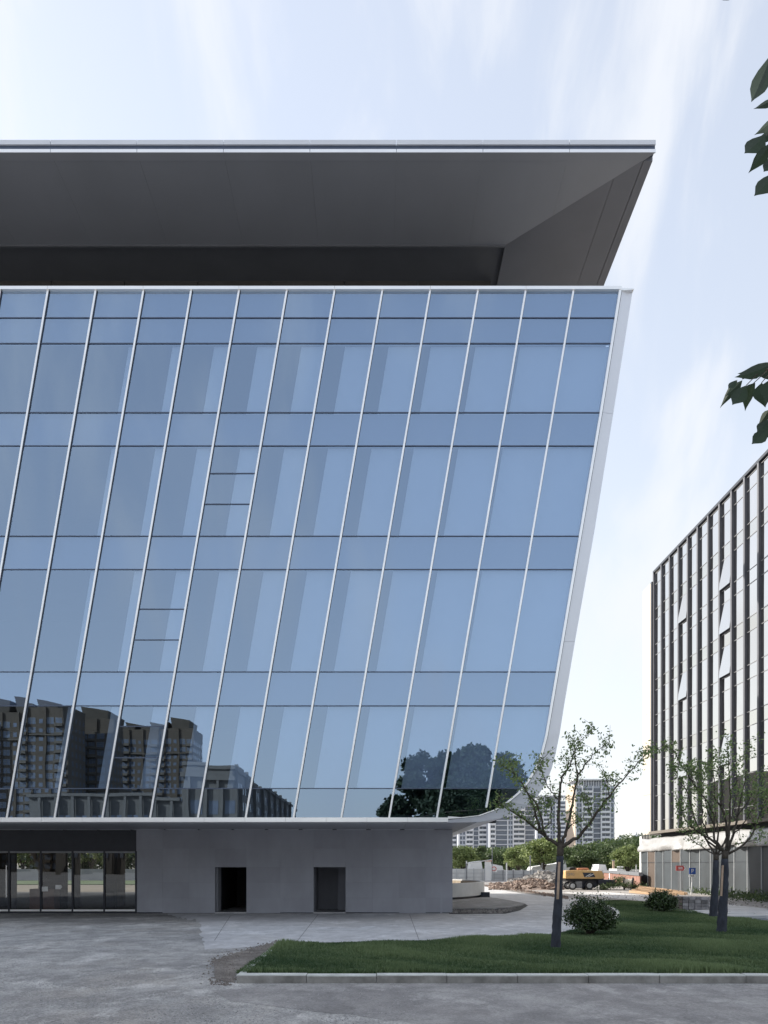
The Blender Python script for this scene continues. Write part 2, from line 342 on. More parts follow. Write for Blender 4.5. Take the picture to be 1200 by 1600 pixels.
def clod(i):
    t = random.random(); px_c = 330+t*104; y_c = 1504-t*30+random.gauss(0, 3.2)
    if random.random() < .5: px_c = random.gauss(352, 13); y_c = random.uniform(1496, 1540)
    gx, gy = G(px_c, y_c)
    if gx > -2.9 and gy < 25.2: gx = -2.9-random.random()*.5
    return gx, gy, .012, 1
scatter('earth_clods', clod, 900, .012, .05, M['dirt'], 'small clods and stones around the bare earth at the left tip of the lawn', 'clods')
def grit(i):
    while True:
        x = random.uniform(-40, 700); y = random.uniform(1432, 1605)
        if noise.noise(Vector((x*.012, y*.04, 3))) > -.05 and not (x > 300 and y < 1500) and not (x > 355 and y < 1540): break
    gx, gy = G(x, y); return gx, gy, 0, 1
scatter('gravel', grit, 11000, .006, .022, mat('grit', (.16, .16, .17), .95, var=.6, scale=9, col2=(.55, .55, .55)), 'loose grey gravel scattered over the worn asphalt', 'gravel')

# ------------------------------------------------------------------ lawn with its kerb
ZL = .15
lawn_px = [(369, 1520.5), (437, 1475.5), (560, 1473), (700, 1470), (800, 1466), (860, 1461.5), (905, 1452), (950, 1441), (963, 1437), (969, 1432), (969, 1426), (958, 1419), (947, 1413), (938, 1408), (960, 1407.5), (1010, 1411), (1050, 1419), (1095, 1428), (1140, 1436), (1200, 1443), (1420, 1474)]
lawn = [G(x, y, ZL) for x, y in lawn_px]+[(21, 16.5), (13.5, 17.2), (9.6, 18.3), (7.4, 18.52)]
o = MB().poly([(x, y, ZL-.01) for x, y in lawn]).build('lawn_bed', M['soil']); tag(o, kind='structure')
def inside(px, py, poly):
    n = len(poly); r = np.zeros(len(px), bool); j = n-1
    for i in range(n):
        xi, yi = poly[i]; xj, yj = poly[j]
        c = ((yi > py) != (yj > py)) & (px < (xj-xi)*(py-yi)/(yj-yi+1e-12)+xi); r ^= c; j = i
    return r
xs = rng.uniform(-3, 21.5, 1050000); ys = 17+(rng.random(1050000)**1.5)*38
k = inside(xs, ys, lawn); xs, ys = xs[k], ys[k]
keep = (np.abs(xs-(ys*10/F)) < ys*.56); xs, ys = xs[keep], ys[keep]; xs, ys = xs[:400000], ys[:400000]
cl = .6*np.sin(xs*1.9+np.sin(ys*1.3)*1.4)*np.sin(ys*2.3+xs*.8)*.5+.5*np.sin(xs*5.3+1.3*np.sin(ys*4.1))*np.sin(ys*6.1+xs*2)
h = .055+.04*rng.random(len(xs))+.035*cl; h = np.clip(h, .03, .15)
md = .5*np.sin(xs*.9+1.7*np.sin(ys*.37+1))+.5*np.sin(ys*.8+1.2*np.sin(xs*.6+2))+.4*np.sin(xs*2.1+ys*1.1+np.sin(ys*.9)*2); mz = np.clip(md, -.2, 1.4)*.085
w = .008+.00035*ys; a = rng.random(len(xs))*6.28; lean = rng.normal(size=(len(xs), 2))*.5
b0 = np.stack([xs-np.cos(a)*w, ys-np.sin(a)*w, np.full(len(xs), ZL-.01)], 1); b1 = np.stack([xs+np.cos(a)*w, ys+np.sin(a)*w, np.full(len(xs), ZL-.01)], 1)
tp = np.stack([xs+lean[:, 0]*h, ys+lean[:, 1]*h, ZL+h+mz], 1)
sh = np.clip(.40+.16*cl+.34*md+.14*np.sin(xs*.35+ys*.9)+rng.normal(size=len(xs))*.16, 0, 1)
gr = obj('lawn_grass', quads_mesh('lawn_grass', np.stack([b0, b1, tp], 1).reshape(-1, 3), M['grass'], sh, 3))
tag(gr, 'short dark green lawn inside the concrete kerb', 'grass', kind='stuff')
# kerb stones, one by one
kerb = empty('lawn_kerb', (-2.9, 18.2, 0), 'long pale concrete kerb along the front and left side of the lawn', 'kerb')
front = [(-2.86, 18.12), (1.4, 18.12), (5.7, 18.12), (7.45, 18.12), (9.55, 17.9), (13.3, 16.8), (17, 15.2)]
def kerb_run(pts, wd, zt, stone, inward):
    for (x0, y0), (x1, y1) in zip(pts, pts[1:]):
        Lg = math.hypot(x1-x0, y1-y0); n = max(1, round(Lg/stone)); ux, uy = (x1-x0)/Lg, (y1-y0)/Lg; nx, ny = -uy*inward, ux*inward
        for i in range(n):
            a0 = Lg*i/n+.006; a1 = Lg*(i+1)/n-.006; dz = random.uniform(-.006, .006); dn = random.uniform(-.008, .008)
            q = [(x0+ux*a0+nx*dn, y0+uy*a0+ny*dn), (x0+ux*a1+nx*dn, y0+uy*a1+ny*dn), (x0+ux*a1+nx*(wd+dn), y0+uy*a1+ny*(wd+dn)), (x0+ux*a0+nx*(wd+dn), y0+uy*a0+ny*(wd+dn))]
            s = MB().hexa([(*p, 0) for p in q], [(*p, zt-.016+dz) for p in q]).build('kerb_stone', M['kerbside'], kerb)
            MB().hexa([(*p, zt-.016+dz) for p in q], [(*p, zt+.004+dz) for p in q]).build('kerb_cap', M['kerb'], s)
kerb_run(front, .34, .16, 1.42, 1)
kerb_run([(-2.72, 18.5), (-2.72, 25.3)], .14, .17, 1.1, 1)
tip = [G(x, y, .16) for x, y in ((945, 1442), (958, 1438.5), (966, 1434), (969.5, 1429), (967, 1423.5), (959, 1419), (948, 1414.5))]
kerb_run(tip, .16, .19, 1.0, 1)

# ------------------------------------------------------------------ the glass building
DF, DW, DR, DB = 36.8, 44.2, 40.5, 78.0
bld = empty('glass_office_building', (-12, 40, 0), 'large blue mirror glass office building with leaning side and wide dark roof canopy', 'building')
def W(x, y, d=0.0): p = P(x, y, DF); return (p[0], DF+d, p[2])   # photo pixel in the facade plane, pushed back by d
SL = .1685
def finx(k, y): return 970-74.5*k-SL*(y-455)
pairs = [((968, 455), (990, 453)), ((937.99, 645), (960, 643)), ((906.5, 832), (930, 830)), ((877.7, 1003), (900, 1000)), ((860.8, 1103), (883, 1100)), ((852.8, 1150), (876, 1145)), ((846, 1177), (870, 1175)),
         ((836, 1201), (863.5, 1200)), ((824, 1222), (855, 1222)), ((810, 1239), (843, 1241)), ((792, 1254), (826, 1258)), ((772, 1266), (805, 1270)), ((748, 1274.5), (780, 1279)), ((722, 1277.5), (750, 1284)), ((700, 1277.5), (700, 1285))]
clipper = [pairs[0][0]]+[p[0] for p in pairs[5:]]+[(-1200, 1277.5), (-1200, 455)]
def clip(poly, cl):
    out = list(poly)
    for i in range(len(cl)):
        a, b = cl[i], cl[(i+1) % len(cl)]; inp = out; out = []
        side = lambda p: (b[0]-a[0])*(p[1]-a[1])-(b[1]-a[1])*(p[0]-a[0])
        for j in range(len(inp)):
            p, q = inp[j-1], inp[j]; sp, sq = side(p), side(q)
            if (sp >= 0) != (sq >= 0):
                t = sp/(sp-sq); out.append((p[0]+(q[0]-p[0])*t, p[1]+(q[1]-p[1])*t))
            if sq >= 0: out.append(q)
        if len(out) < 3: return []
    return out
rows = [455, 497, 537, 645, 697, 838, 890, 1050, 1103, 1232, 1277.5]
tall = {2, 4, 6, 8}
KL = 26
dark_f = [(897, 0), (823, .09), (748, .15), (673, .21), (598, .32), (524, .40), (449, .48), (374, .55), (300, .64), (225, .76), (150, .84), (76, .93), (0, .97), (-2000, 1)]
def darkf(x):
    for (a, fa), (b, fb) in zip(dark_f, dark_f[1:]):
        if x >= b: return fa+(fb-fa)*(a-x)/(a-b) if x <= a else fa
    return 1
def slab(poly, d0, d1): return MB().hexa([W(x, y, d0) for x, y in poly], [W(x, y, d1) for x, y in poly])
for k in range(1, KL):
    for r in range(len(rows)-1):
        ys_ = [rows[r], rows[r+1]]
        if k == 8 and r == 4: ys_ = [697, 740, 788, 838]
        if k == 9 and r == 6: ys_ = [890, 952, 1000, 1050]
        if k == 9 and r == 8: ys_ = [1103, 1135, 1184, 1232]
        for y0, y1 in zip(ys_, ys_[1:]):
            q = clip([(finx(k, y0), y0), (finx(k-1, y0), y0), (finx(k-1, y1), y1), (finx(k, y1), y1)], clipper)
            if len(q) < 3: continue
            tx, ty, t0 = random.uniform(-1, 1)*.0035, random.uniform(-1, 1)*.0035, random.uniform(0, .004)
            cx = sum(p[0] for p in q)/len(q); cy = sum(p[1] for p in q)/len(q)
            MB().poly([W(x, y, t0+tx*(x-cx)/38+ty*(y-cy)/38) for x, y in q]).build('glass_pane', M['glass'], bld)
        y0, y1 = rows[r], rows[r+1]
        for yy in ys_[1:]:
            if yy < 1270:
                ext = clip([(finx(k, yy-.7), yy-.7), (finx(k-1, yy-.7), yy-.7), (finx(k-1, yy+.7), yy+.7), (finx(k, yy+.7), yy+.7)], clipper)
                if len(ext) > 2: slab(ext, .03, -.035).build('transom', M['transom'], bld)
        if r in tall:
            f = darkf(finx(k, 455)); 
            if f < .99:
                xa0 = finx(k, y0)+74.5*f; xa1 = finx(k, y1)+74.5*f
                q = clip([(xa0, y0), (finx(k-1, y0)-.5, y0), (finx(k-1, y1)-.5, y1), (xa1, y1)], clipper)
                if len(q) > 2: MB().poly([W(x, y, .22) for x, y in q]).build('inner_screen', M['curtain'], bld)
        elif r != 9:
            q = clip([(finx(k, y0)+.5, y0), (finx(k-1, y0)-.5, y0), (finx(k-1, y1)-.5, y1), (finx(k, y1)+.5, y1)], clipper)
            if len(q) > 2: MB().poly([W(x, y, .14) for x, y in q]).build('spandrel_panel', M['spandrel'], bld)
# fins: one slim blade per joint, standing proud of the glass
for k in range(0, KL):
    yb = 1277.5
    if k == 0: yb = 1103
    if k == 1: yb = 1262
    pts = [(finx(k, 455), 455), (finx(k, yb), yb)]
    hw = 1.45
    (xa, ya), (xb, yb_) = pts
    if k == 1: xb = finx(1, 1262)
    a = [W(xa-hw, ya, -.10), W(xa+hw, ya, -.10), W(xa+hw, ya, .02), W(xa-hw, ya, .02)]
    b = [W(xb-hw, yb_, -.10), W(xb+hw, yb_, -.10), W(xb+hw, yb_, .02), W(xb-hw, yb_, .02)]
    if k: MB().hexa(a, b).build('fin', M['fin'], bld)
    a = [W(xa+hw, ya, -.06), W(xa+hw+.6, ya, -.06), W(xa+hw+.6, ya, .025), W(xa+hw, ya, .025)]
    b = [W(xb+hw, yb_, -.06), W(xb+hw+.6, yb_, -.06), W(xb+hw+.6, yb_, .025), W(xb+hw, yb_, .025)]
    if k: MB().hexa(a, b).build('fin_gasket', M['frame'], bld)
# leaning edge: pearl panels that sweep round the lower corner, with a slim pale rim
for i0, i1 in ((0, 1), (1, 3), (3, 6), (6, 10), (10, 14)):
    m = MB()
    for i in range(i0, i1):
        (a, b), (c, d) = pairs[i], pairs[i+1]
        sh0 = .35 if i == i0 and i > 0 else 0
        b0 = (b[0], b[1]+sh0); a0 = (a[0], a[1]+sh0)
        m.hexa([W(*a0, -.05), W(*b0, .18), W(*d, .18), W(*c, -.05)], [W(*a0, .3), W(*b0, .5), W(*d, .5), W(*c, .3)])
    m.build('edge_panel', M['edge'], bld)
rim = MB(); dk = MB()
for (a, b), (c, d) in zip(pairs[:-1], pairs[1:]):
    def off(p, q, t): 
        L_ = math.hypot(q[0]-p[0], q[1]-p[1]); return (p[0]+(q[0]-p[0])*t/L_, p[1]+(q[1]-p[1])*t/L_)
    rim.hexa([W(*off(a, b, -1.8), -.14), W(*off(a, b, 2.2), -.14), W(*off(c, d, 2.2), -.14), W(*off(c, d, -1.8), -.14)], [W(*off(a, b, -1.8), .02), W(*off(a, b, 2.2), .02), W(*off(c, d, 2.2), .02), W(*off(c, d, -1.8), .02)])
    dk.hexa([W(*off(a, b, 2.2), -.075), W(*off(a, b, 3.3), -.075), W(*off(c, d, 3.3), -.075), W(*off(c, d, 2.2), -.075)], [W(*off(a, b, 2.2), .0), W(*off(a, b, 3.3), .0), W(*off(c, d, 3.3), .0), W(*off(c, d, 2.2), .0)])
rim.build('edge_rim', M['fin'], bld); dk.build('edge_joint', M['frame'], bld)
# top coping in lengths, lower white ledge in lengths
xs_ = [970-149*i for i in range(0, 14)]
for a, b in zip(xs_[1:], xs_): slab([(a+.3, 450.5), (b-.1, 450.5), (b-.1, 455.5), (a+.3, 455.5)], -.16, .9).build('coping', M['fin'], bld)
slab([(970.2, 451), (990.2, 451.5), (990, 453.4), (970.2, 455)], -.05, .5).build('coping', M['fin'], bld)
xs_ = [700-63.3*i for i in range(0, 30)]
for a, b in zip(xs_[1:], xs_): slab([(a+.15, 1277.6), (b-.15, 1277.6), (b-.15, 1284.5), (a+.15, 1284.5)], -.15, .3).build('ledge', M['fin'], bld)
# body behind the facade: shell extruded from the edge profile
prof = [p[1] for p in pairs][:-1]+[(700, 1285)]
sh_ = MB(); 
for a, b in zip(prof, prof[1:]): sh_.poly([W(*a, .5), W(*b, .5), W(*b, DB-DF), W(*a, DB-DF)])
sh_.build('side_cladding', M['edge'], bld, smooth=True)
ZS = W(0, 1285)[2]; XR = W(700, 1285)[0]; XL = -46.0
MB().box(XL, W(990, 453)[0]-.3, DF+.9, DB, W(0, 455)[2]-.35, W(0, 455)[2]-.05).build('flat_roof', M['soffit_in'], bld)
# soffit under the overhang: rows of panels, then a pale light cove near the wall
x = XR-.02
i = 0
while x > XL:
    x0 = x-1.66
    MB().box(x0+.008, x-.008, DF+.31, DF+3.6, ZS-.02, ZS+.05).build('soffit_panel', M['soffit'], bld)
    MB().box(x0+.008, x-.008, DF+3.616, DW-.9, ZS-.02, ZS+.05).build('soffit_panel', M['soffit'], bld)
    MB().box(x0+.12, x-.12, DW-.88, DW-.02, ZS-.03, ZS+.03).build('cove_strip', M['alu'], bld)
    x = x0
MB().box(XL, XR, DF+.3, DB, ZS+.06, ZS+.3).build('underfloor_slab', M['dark'], bld)
MB().box(XR, XR+1.2, DF+.31, DF+16, ZS+.0, ZS+.04).build('soffit_panel', M['soffit'], bld)
# floors and dark core seen through the glass
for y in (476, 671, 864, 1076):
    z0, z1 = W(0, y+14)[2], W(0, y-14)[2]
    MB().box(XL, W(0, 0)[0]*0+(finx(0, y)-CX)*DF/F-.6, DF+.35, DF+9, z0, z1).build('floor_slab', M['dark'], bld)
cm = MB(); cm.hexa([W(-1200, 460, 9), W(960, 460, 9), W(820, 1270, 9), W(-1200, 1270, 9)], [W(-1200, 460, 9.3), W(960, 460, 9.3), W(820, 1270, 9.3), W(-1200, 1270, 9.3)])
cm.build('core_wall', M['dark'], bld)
MB().box(XL-.3, XL, DF, DB, ZS, W(0, 455)[2]).build('end_wall', M['alu'], bld)
MB().box(XL, 6, DB, DB+.3, ZS, W(0, 455)[2]).build('rear_wall', M['alu'], bld)

# ground floor: grey rendered wall in panels with two door openings
def WW(x, y): p = P(x, y, DW); return p[0], p[2]
X = lambda x: (x-CX)*DW/F
Z = lambda y: EYE+(HY-y)*DW/F
cols = [213, 254, 295, 336, 385, 437.5, 490, 540, 582, 624, 665, 707]; rws = [1427.3, 1403, 1379, 1355, 1326, 1296.5]
for a, b in zip(cols, cols[1:]):
    for c, d in zip(rws, rws[1:]):
        if (a, b) in ((336, 385), (490, 540)) and c > 1355: continue
        z0 = Z(c) + (random.choice((0.02, .05, .06)) if c > 1420 else .0015)
        MB().box(X(a)+.0012, X(b)-.0012, DW+random.uniform(-.0015, .0015), DW+.2, z0, Z(d)-.0012).build('wall_panel', M['wall'], bld)
for xa, xb, zz in ((213.1, 336, 0), (336, 385, Z(1355)), (385, 490, 0), (490, 540, Z(1355)), (540, 706.8, 0)): MB().box(X(xa), X(xb), DW+.205, DW+.345, zz, ZS-.01).build('wall_core', M['frame'], bld)
MB().box(X(213.2), X(706.5), DW+.06, DW+.2, 0, .07).build('wall_foot', M['frame'], bld)
def recess(xa, xb, depth, m):
    x0, x1, z1 = X(xa), X(xb), Z(1355)
    r = MB(); r.box(x0-.3, x0, DW+.35, DW+depth, 0, z1+.3); r.box(x1, x1+.3, DW+.35, DW+depth, 0, z1+.3)
    r.box(x0, x1, DW+.35, DW+depth, z1, z1+.3); r.box(x0-.3, x1+.3, DW+depth, DW+depth+.2, 0, z1+.3)
    r.build('door_recess', m, bld)
    MB().box(x0, x1, DW-.1, DW+depth, .006, .05).build('door_threshold', M['concrete'], bld)
recess(490, 540, 3.4, M['wall']); recess(336, 385, 7, M['dark'])
MB().box(X(525), X(540)-.002, DW+2.3, DW+3.398, .05, Z(1355)-.002).build('recess_pier', M['wall'], bld)
MB().box(X(336)+.002, X(336)+.06, DW+.36, DW+1.4, .05, Z(1355)-.01).build('door_reveal', M['wall'], bld)
MB().box(XR+.2, XR+.3, DW, DB, 0, ZS).build('ground_floor_side', M['wall'], bld)
# ---- storefront to the left
sf_top, sf_bot = 1330, 1426
MB().box(XL, X(213)-.002, DW+.02, DW+.4, Z(sf_top), ZS).build('storefront_header', M['frame'], bld)
posts = [212.5-49.6*i for i in range(0, 14)]
for i, px in enumerate(posts): MB().box(X(px)-.045, X(px)+.045, DW-.02, DW+.16, 0.0, Z(sf_top)).build('storefront_post', M['frame'], bld)
for i, (a, b) in enumerate(zip(posts[1:], posts)):
    MB().box(X(a)+.047, X(b)-.047, DW-.015, DW+.1, .10, .19).build('storefront_rail', M['fin'], bld)
    MB().box(X(a)+.047, X(b)-.047, DW, DW+.12, 0, .095).build('storefront_kick', M['frame'], bld)
    MB().box(X(a)+.047, X(b)-.047, DW-.005, DW+.1, Z(sf_top)-.09, Z(sf_top)-.003).build('storefront_head', M['greym'], bld)
    MB().poly([(X(a)+.05, DW+.05, .19), (X(b)-.05, DW+.052, .19), (X(b)-.05, DW+.048, Z(sf_top)-.09), (X(a)+.05, DW+.05, Z(sf_top)-.09)]).build('storefront_pane', M['shop'], bld)
hd = MB(); hd.tube([(X(11), DW-.09, Z(1402)), (X(11), DW-.09, Z(1352))], .02, 8); hd.box(X(10.6), X(11.4), DW-.09, DW, Z(1400), Z(1399)); hd.box(X(10.6), X(11.4), DW-.09, DW, Z(1354), Z(1353)); hd.build('door_handle', M['fin'], bld)
MB().box(XL, X(213), DW+.2, DB, .0, .03).build('lobby_floor', M['floor_in'], bld)
MB().box(X(213), X(213)+.2, DW+.36, DB, 0, ZS).build('lobby_wall', M['dark'], bld)
MB().tube([(X(30), DW+1.6, Z(1326)), (X(57), DW+1.2, Z(1376))], .16, 8).build('diagonal_brace', M['greym'], bld)
MB().box(X(24), X(64), DW+1.8, DW+2.6, .03, 1.15).build('lobby_bench', mat('pink_board', (.60, .36, .30), .7, var=.15), bld)
MB().box((181-CX)*52/F, (192-CX)*52/F, 52, 52.5, .03, ZS).build('lobby_column', mat('brown_column', (.24, .15, .11), .6, var=.15), bld)
MB().box((60-CX)*48/F, (101-CX)*48/F, 48, 48.5, .03, ZS).build('lobby_partition', M['dark'], bld)
MB().box((114-CX)*50/F, (122-CX)*50/F, 50, 50.4, .03, ZS).build('lobby_column', M['greym'], bld)
MB().box((164-CX)*49/F, (180-CX)*49/F, 49, 49.4, .03, ZS).build('lobby_partition', M['dark'], bld)
MB().box((-60-CX)*50/F, (10-CX)*50/F, 50, 50.4, .03, ZS).build('lobby_partition', M['dark'], bld)
MB().box((16-CX)*47/F, (23-CX)*47/F, 47, 47.3, .03, ZS).build('lobby_column', M['greym'], bld)
for (px, py, w_, h_, lb) in ((69.5, 1389, .33, .24, 'rectangular white paper notice taped to the storefront glass'), (91.5, 1386, .33, .21, 'white paper notice with a cut corner on the storefront glass')):
    x0, z0 = WW(px, py)
    if 'cut' in lb: pts = [(-.5, -.5), (.25, -.5), (.5, -.1), (.5, .25), (.3, .5), (-.5, .5)]
    else: pts = [(-.5, -.5), (.5, -.5), (.5, .5), (-.5, .5)]
    n_ = MB().hexa([(x0+a*w_, DW+.02, z0+b*h_) for a, b in pts], [(x0+a*w_, DW+.028, z0+b*h_) for a, b in pts]).build('paper_notice', M['white']); tag(n_, lb, 'notice')

# ---- roof canopy
ZR = EYE+(HY-238)*DR/F; RX = (1025-CX)*DR/F; SR = DR/F; ZT = EYE+(HY-218.5)*DR/F
def RXp(x): return (x-CX)*DR/F
joints = [1025-135.2*i for i in range(0, 13)]
for a, b in zip(joints[1:], joints):
    MB().box(RXp(a)+.012, RXp(b)-.012, DR, DR+.5, ZR+.40*.9, ZT).build('roof_fascia', M['alu'], bld)
    MB().box(RXp(a)+.012, RXp(b)-.012, DR+.0, DR+.04, ZR+.004, ZR+.15).build('roof_fascia', M['fin'], bld)
MB().box(XL, RX-.02, DR+.08, DR+.45, ZR+.15, ZR+.36).build('fascia_groove', M['transom'], bld)
MB().box(RX-.4, RX, DR+.5, DB, ZR+.01, ZT).build('roof_side_fascia', M['soffit_shade'], bld)
MB().box(XL, RX-.4, DR+.5, DB, ZT-.2, ZT-.05).build('roof_deck', M['soffit_in'], bld)
a1, aw = .45, 5.95
yb = DB
dz = .12
# bevel strip, main front soffit (in panels), side soffit (in panels)
xx = RX-a1
pj = [RX-.0]+[RXp(j) for j in joints[1:]]
m = MB(); m.poly([(XL, DR+.5, ZR-.0), (RX-.4, DR+.5, ZR), (RX-a1-.1, DR+a1+.1, ZR+.05), (XL, DR+a1+.1, ZR+.05)])
MB().hexa([(XL, DR+.01, ZR-.005), (RX-.01, DR+.01, ZR-.005), (RX-a1, DR+a1, ZR-.03), (XL, DR+a1, ZR-.03)], [(XL, DR+.01, ZR+.1), (RX-.01, DR+.01, ZR+.1), (RX-a1, DR+a1, ZR+.1), (XL, DR+a1, ZR+.1)]).build('soffit_edge_strip', M['soffit'], bld)
for i, (b, a) in enumerate(zip([RX]+pj[1:], pj[1:])):
    # panel between x=a and x=b, cut by the 45 degree mitre at the corner
    def fr(x, t): return x
    q = [(a+.003, DR+a1+.02), (b-.003, DR+a1+.02), (b-.003, DR+aw), (a+.003, DR+aw)]
    mit = [(-1e3, DR+a1), (RX-a1-.01, DR+a1), (RX-aw, DR+aw), (-1e3, DR+aw)]
    # clip using the generic clipper (counter-clockwise in plan)
    out = q
    for (p0, p1) in (((RX-a1-.01, DR+a1), (RX-aw-.0, DR+aw)),):
        inp = out; out = []
        sd_ = lambda p: (p1[0]-p0[0])*(p[1]-p0[1])-(p1[1]-p0[1])*(p[0]-p0[0])
        for j in range(len(inp)):
            u, v = inp[j-1], inp[j]; su, sv = sd_(u), sd_(v)
            if (su >= 0) != (sv >= 0): t = su/(su-sv); out.append((u[0]+(v[0]-u[0])*t, u[1]+(v[1]-u[1])*t))
            if sv >= 0: out.append(v)
    if len(out) < 3: continue
    zf = lambda y: ZR+.0-(y-DR)*.012
    if b < XL: break
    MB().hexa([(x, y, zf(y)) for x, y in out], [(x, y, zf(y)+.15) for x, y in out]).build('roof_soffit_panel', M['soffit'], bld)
ys2 = [DR+a1, DR+9.4, DR+18, DR+27, DB]
xm = RX-1.5
for xa_, xb_ in ((RX-aw, xm), (xm, RX-.42)):
    for y0, y1 in zip(ys2, ys2[1:]):
        q = [(xa_+.008, y0+.01), (xb_-.008, y0+.01), (xb_-.008, y1-.01), (xa_+.008, y1-.01)]
        p0, p1 = (RX-aw, DR+aw), (RX-a1, DR+a1); out = q; inp = out; out = []
        sd_ = lambda p: -((p1[0]-p0[0])*(p[1]-p0[1])-(p1[1]-p0[1])*(p[0]-p0[0]))
        sd2 = lambda p: -sd_(p)
        for j in range(len(inp)):
            u, v = inp[j-1], inp[j]; su, sv = sd2(u), sd2(v)
            if (su >= 0) != (sv >= 0): t = su/(su-sv); out.append((u[0]+(v[0]-u[0])*t, u[1]+(v[1]-u[1])*t))
            if sv >= 0: out.append(v)
        if len(out) < 3: continue
        zf = lambda x: ZR-.0+(RX-x)*.005
        MB().hexa([(x, y, zf(x)) for x, y in out], [(x, y, zf(x)+.15) for x, y in out]).build('roof_soffit_panel', M['soffit_shade'], bld)
# recessed ceiling behind the front soffit and the clerestory wall
MB().box(XL, RX-aw, DR+aw, DR+aw+.12, ZR-.14, ZR+1.0).build('recess_lip', M['soffit_in'], bld)
MB().box(XL, RX-aw, DR+aw+.12, DB, ZR+.75, ZR+.95).build('recess_ceiling', M['soffit_in'], bld)
cw = 4.09; x = RX-aw-.3
DC = 50.0
while x > XL:
    MB().box(x-cw+.03, x-.03, DC, DC+.3, 24, ZR+.74).build('clerestory_panel', M['clere'], bld)
    MB().box(x-.04, x+.04, DC-.25, DC, 24, ZR-.6).build('clerestory_post', M['frame'], bld)
    x -= cw
MB().box(XL, RX-aw-.3, DC-3, DC-2.9, 26, W(0, 447)[2]+3.3).build('roof_parapet', M['greym'], bld)

# ------------------------------------------------------------------ office building on the right
XB = 28.0
def DX(px): return F*XB/(px-CX)
rb = empty('fin_clad_office_building', (30, 80, 0), 'tall office block with dark vertical fins and bright mirror panes, white sheeting round its foot', 'building')
bay = 2.49; y_far = DX(1023.5); nb = 20
ZB0, ZBT = 5.75, 2.4+29.4
st = 3.55
for i in range(nb+1):
    y = y_far-i*bay
    MB().box(XB-.2, XB, y-.14, y+.14, ZB0, ZBT-.02).build('facade_fin', M['slate'], rb)
opened = {(3, 5), (3, 3), (3, 1), (7, 5), (7, 4), (7, 3), (7, 1)}
for i in range(nb):
    y1 = y_far-i*bay-.14; y0 = y1-bay+.28
    z = ZB0; fl = 0
    while z < ZBT-.3:
        zs = [(z+.02, min(z+1.05, ZBT), 'beigegl' if fl % 2 == 0 else 'rglass'), (z+1.09, min(z+st-.02, ZBT), 'rglass')]
        for j, (za, zb, mm) in enumerate(zs):
            if za > ZBT-.2: continue
            tilt = random.uniform(-.006, .006)
            if j == 1 and (i, fl) in opened:
                MB().hexa([(XB-.02, y0, zb), (XB-.02, y1, zb), (XB-.26, y1, za+.05), (XB-.26, y0, za+.05)], [(XB+.02, y0, zb), (XB+.02, y1, zb), (XB-.24, y1, za+.05), (XB-.24, y0, za+.05)]).build('open_window', M['rglass'], rb)
            else:
                MB().poly([(XB+tilt, y0, za), (XB-tilt, y1, za), (XB-tilt+random.uniform(-.006, .006), y1, zb), (XB+tilt, y0, zb)]).build('window_pane', M[mm], rb)
            MB().box(XB-.03, XB, y0, y1, zb+.0, zb+.04).build('window_transom', M['trans_g'], rb)
        z += st; fl += 1
MB().box(XB-.2, XB+.3, y_far-nb*bay, y_far+.1, ZBT, ZBT+.22).build('roof_edge', M['frame'], rb)
MB().box(XB+.3, XB+25, y_far-nb*bay, y_far+.1, ZBT-.3, ZBT+.2).build('roof_deck', M['greym'], rb)
MB().box(XB+.6, XB+.9, y_far-nb*bay, y_far, 0, ZBT-.3).build('inner_wall', M['dark'], rb)
for fl in range(8): MB().box(XB+.02, XB+.6, y_far-nb*bay, y_far, ZB0+fl*st-.1, ZB0+fl*st+.15).build('floor_edge', M['greym'], rb)
MB().box(XB-.55, XB+.3, y_far-nb*bay, y_far+.3, ZB0-.28, ZB0-.02).build('base_ledge', mat('brown_ledge', (.16, .14, .12), .7), rb)
# cream end bay, sunlit
for z0, z1 in ((5.5, 9.6), (9.62, 13.8), (13.82, 18), (18.02, 22.2), (22.22, 26.4), (26.42, 31.2)):
    MB().box(XB-.05, XB+24, y_far+.12, DX(1005.5), z0, z1).build('stone_panel', M['cream'], rb)
MB().box(XB-.3, XB-.05, y_far+.1, y_far+.5, 5.5, 31).build('corner_strip', M['frame'], rb)
# scaffold-like balcony under the end bay
bc = MB()
for y in (92.2, 93.2, 94.2): bc.box(XB-.2, XB-.14, y-.03, y+.03, 3.7, 5.6)
for z in (3.8, 4.6, 5.4): bc.box(XB-.2, XB-.14, 92, 94.4, z-.03, z+.03)
bc.build('end_railing', M['frame'], rb)
MB().box(XB-.05, XB+1, 94.9, 95.6, 0, 5.4).build('white_pier', M['white'], rb)
# translucent site hoarding at the foot, one sheet after another
xh = XB-.55
i = 0; y = 93.4
hoard = empty('site_hoarding', (xh, 80, 0), 'row of grey translucent sheets on posts at the foot of the finned office block', 'fence')
brown_sheet = mat('brown_sheet', (.09, .065, .05), .6, var=.12)
dull = mat('dusty_grey_sheet', (.048, .058, .067), .55, var=.28, scale=.35, spec=.35)
while y > 44:
    y1 = y-2.45
    m_ = brown_sheet if i == 1 else dull
    for (z0, z1, mt) in ((.05, 2.58, m_), (2.62, 3.72, brown_sheet if i in (1, 4) else dull)):
        b_ = random.uniform(-.03, .03)
        MB().hexa([(xh, y1+.05, z0), (xh, y-.05, z0), (xh+b_, y-.05, z1), (xh+b_, y1+.05, z1)], [(xh+.04, y1+.05, z0), (xh+.04, y-.05, z0), (xh+b_+.04, y-.05, z1), (xh+b_+.04, y1+.05, z1)]).build('hoarding_sheet', mt, hoard)
    MB().box(xh-.05, xh+.06, y1-.04, y1+.04, 0, 3.75).build('hoarding_post', M['hoard'], hoard)
    y = y1; i += 1
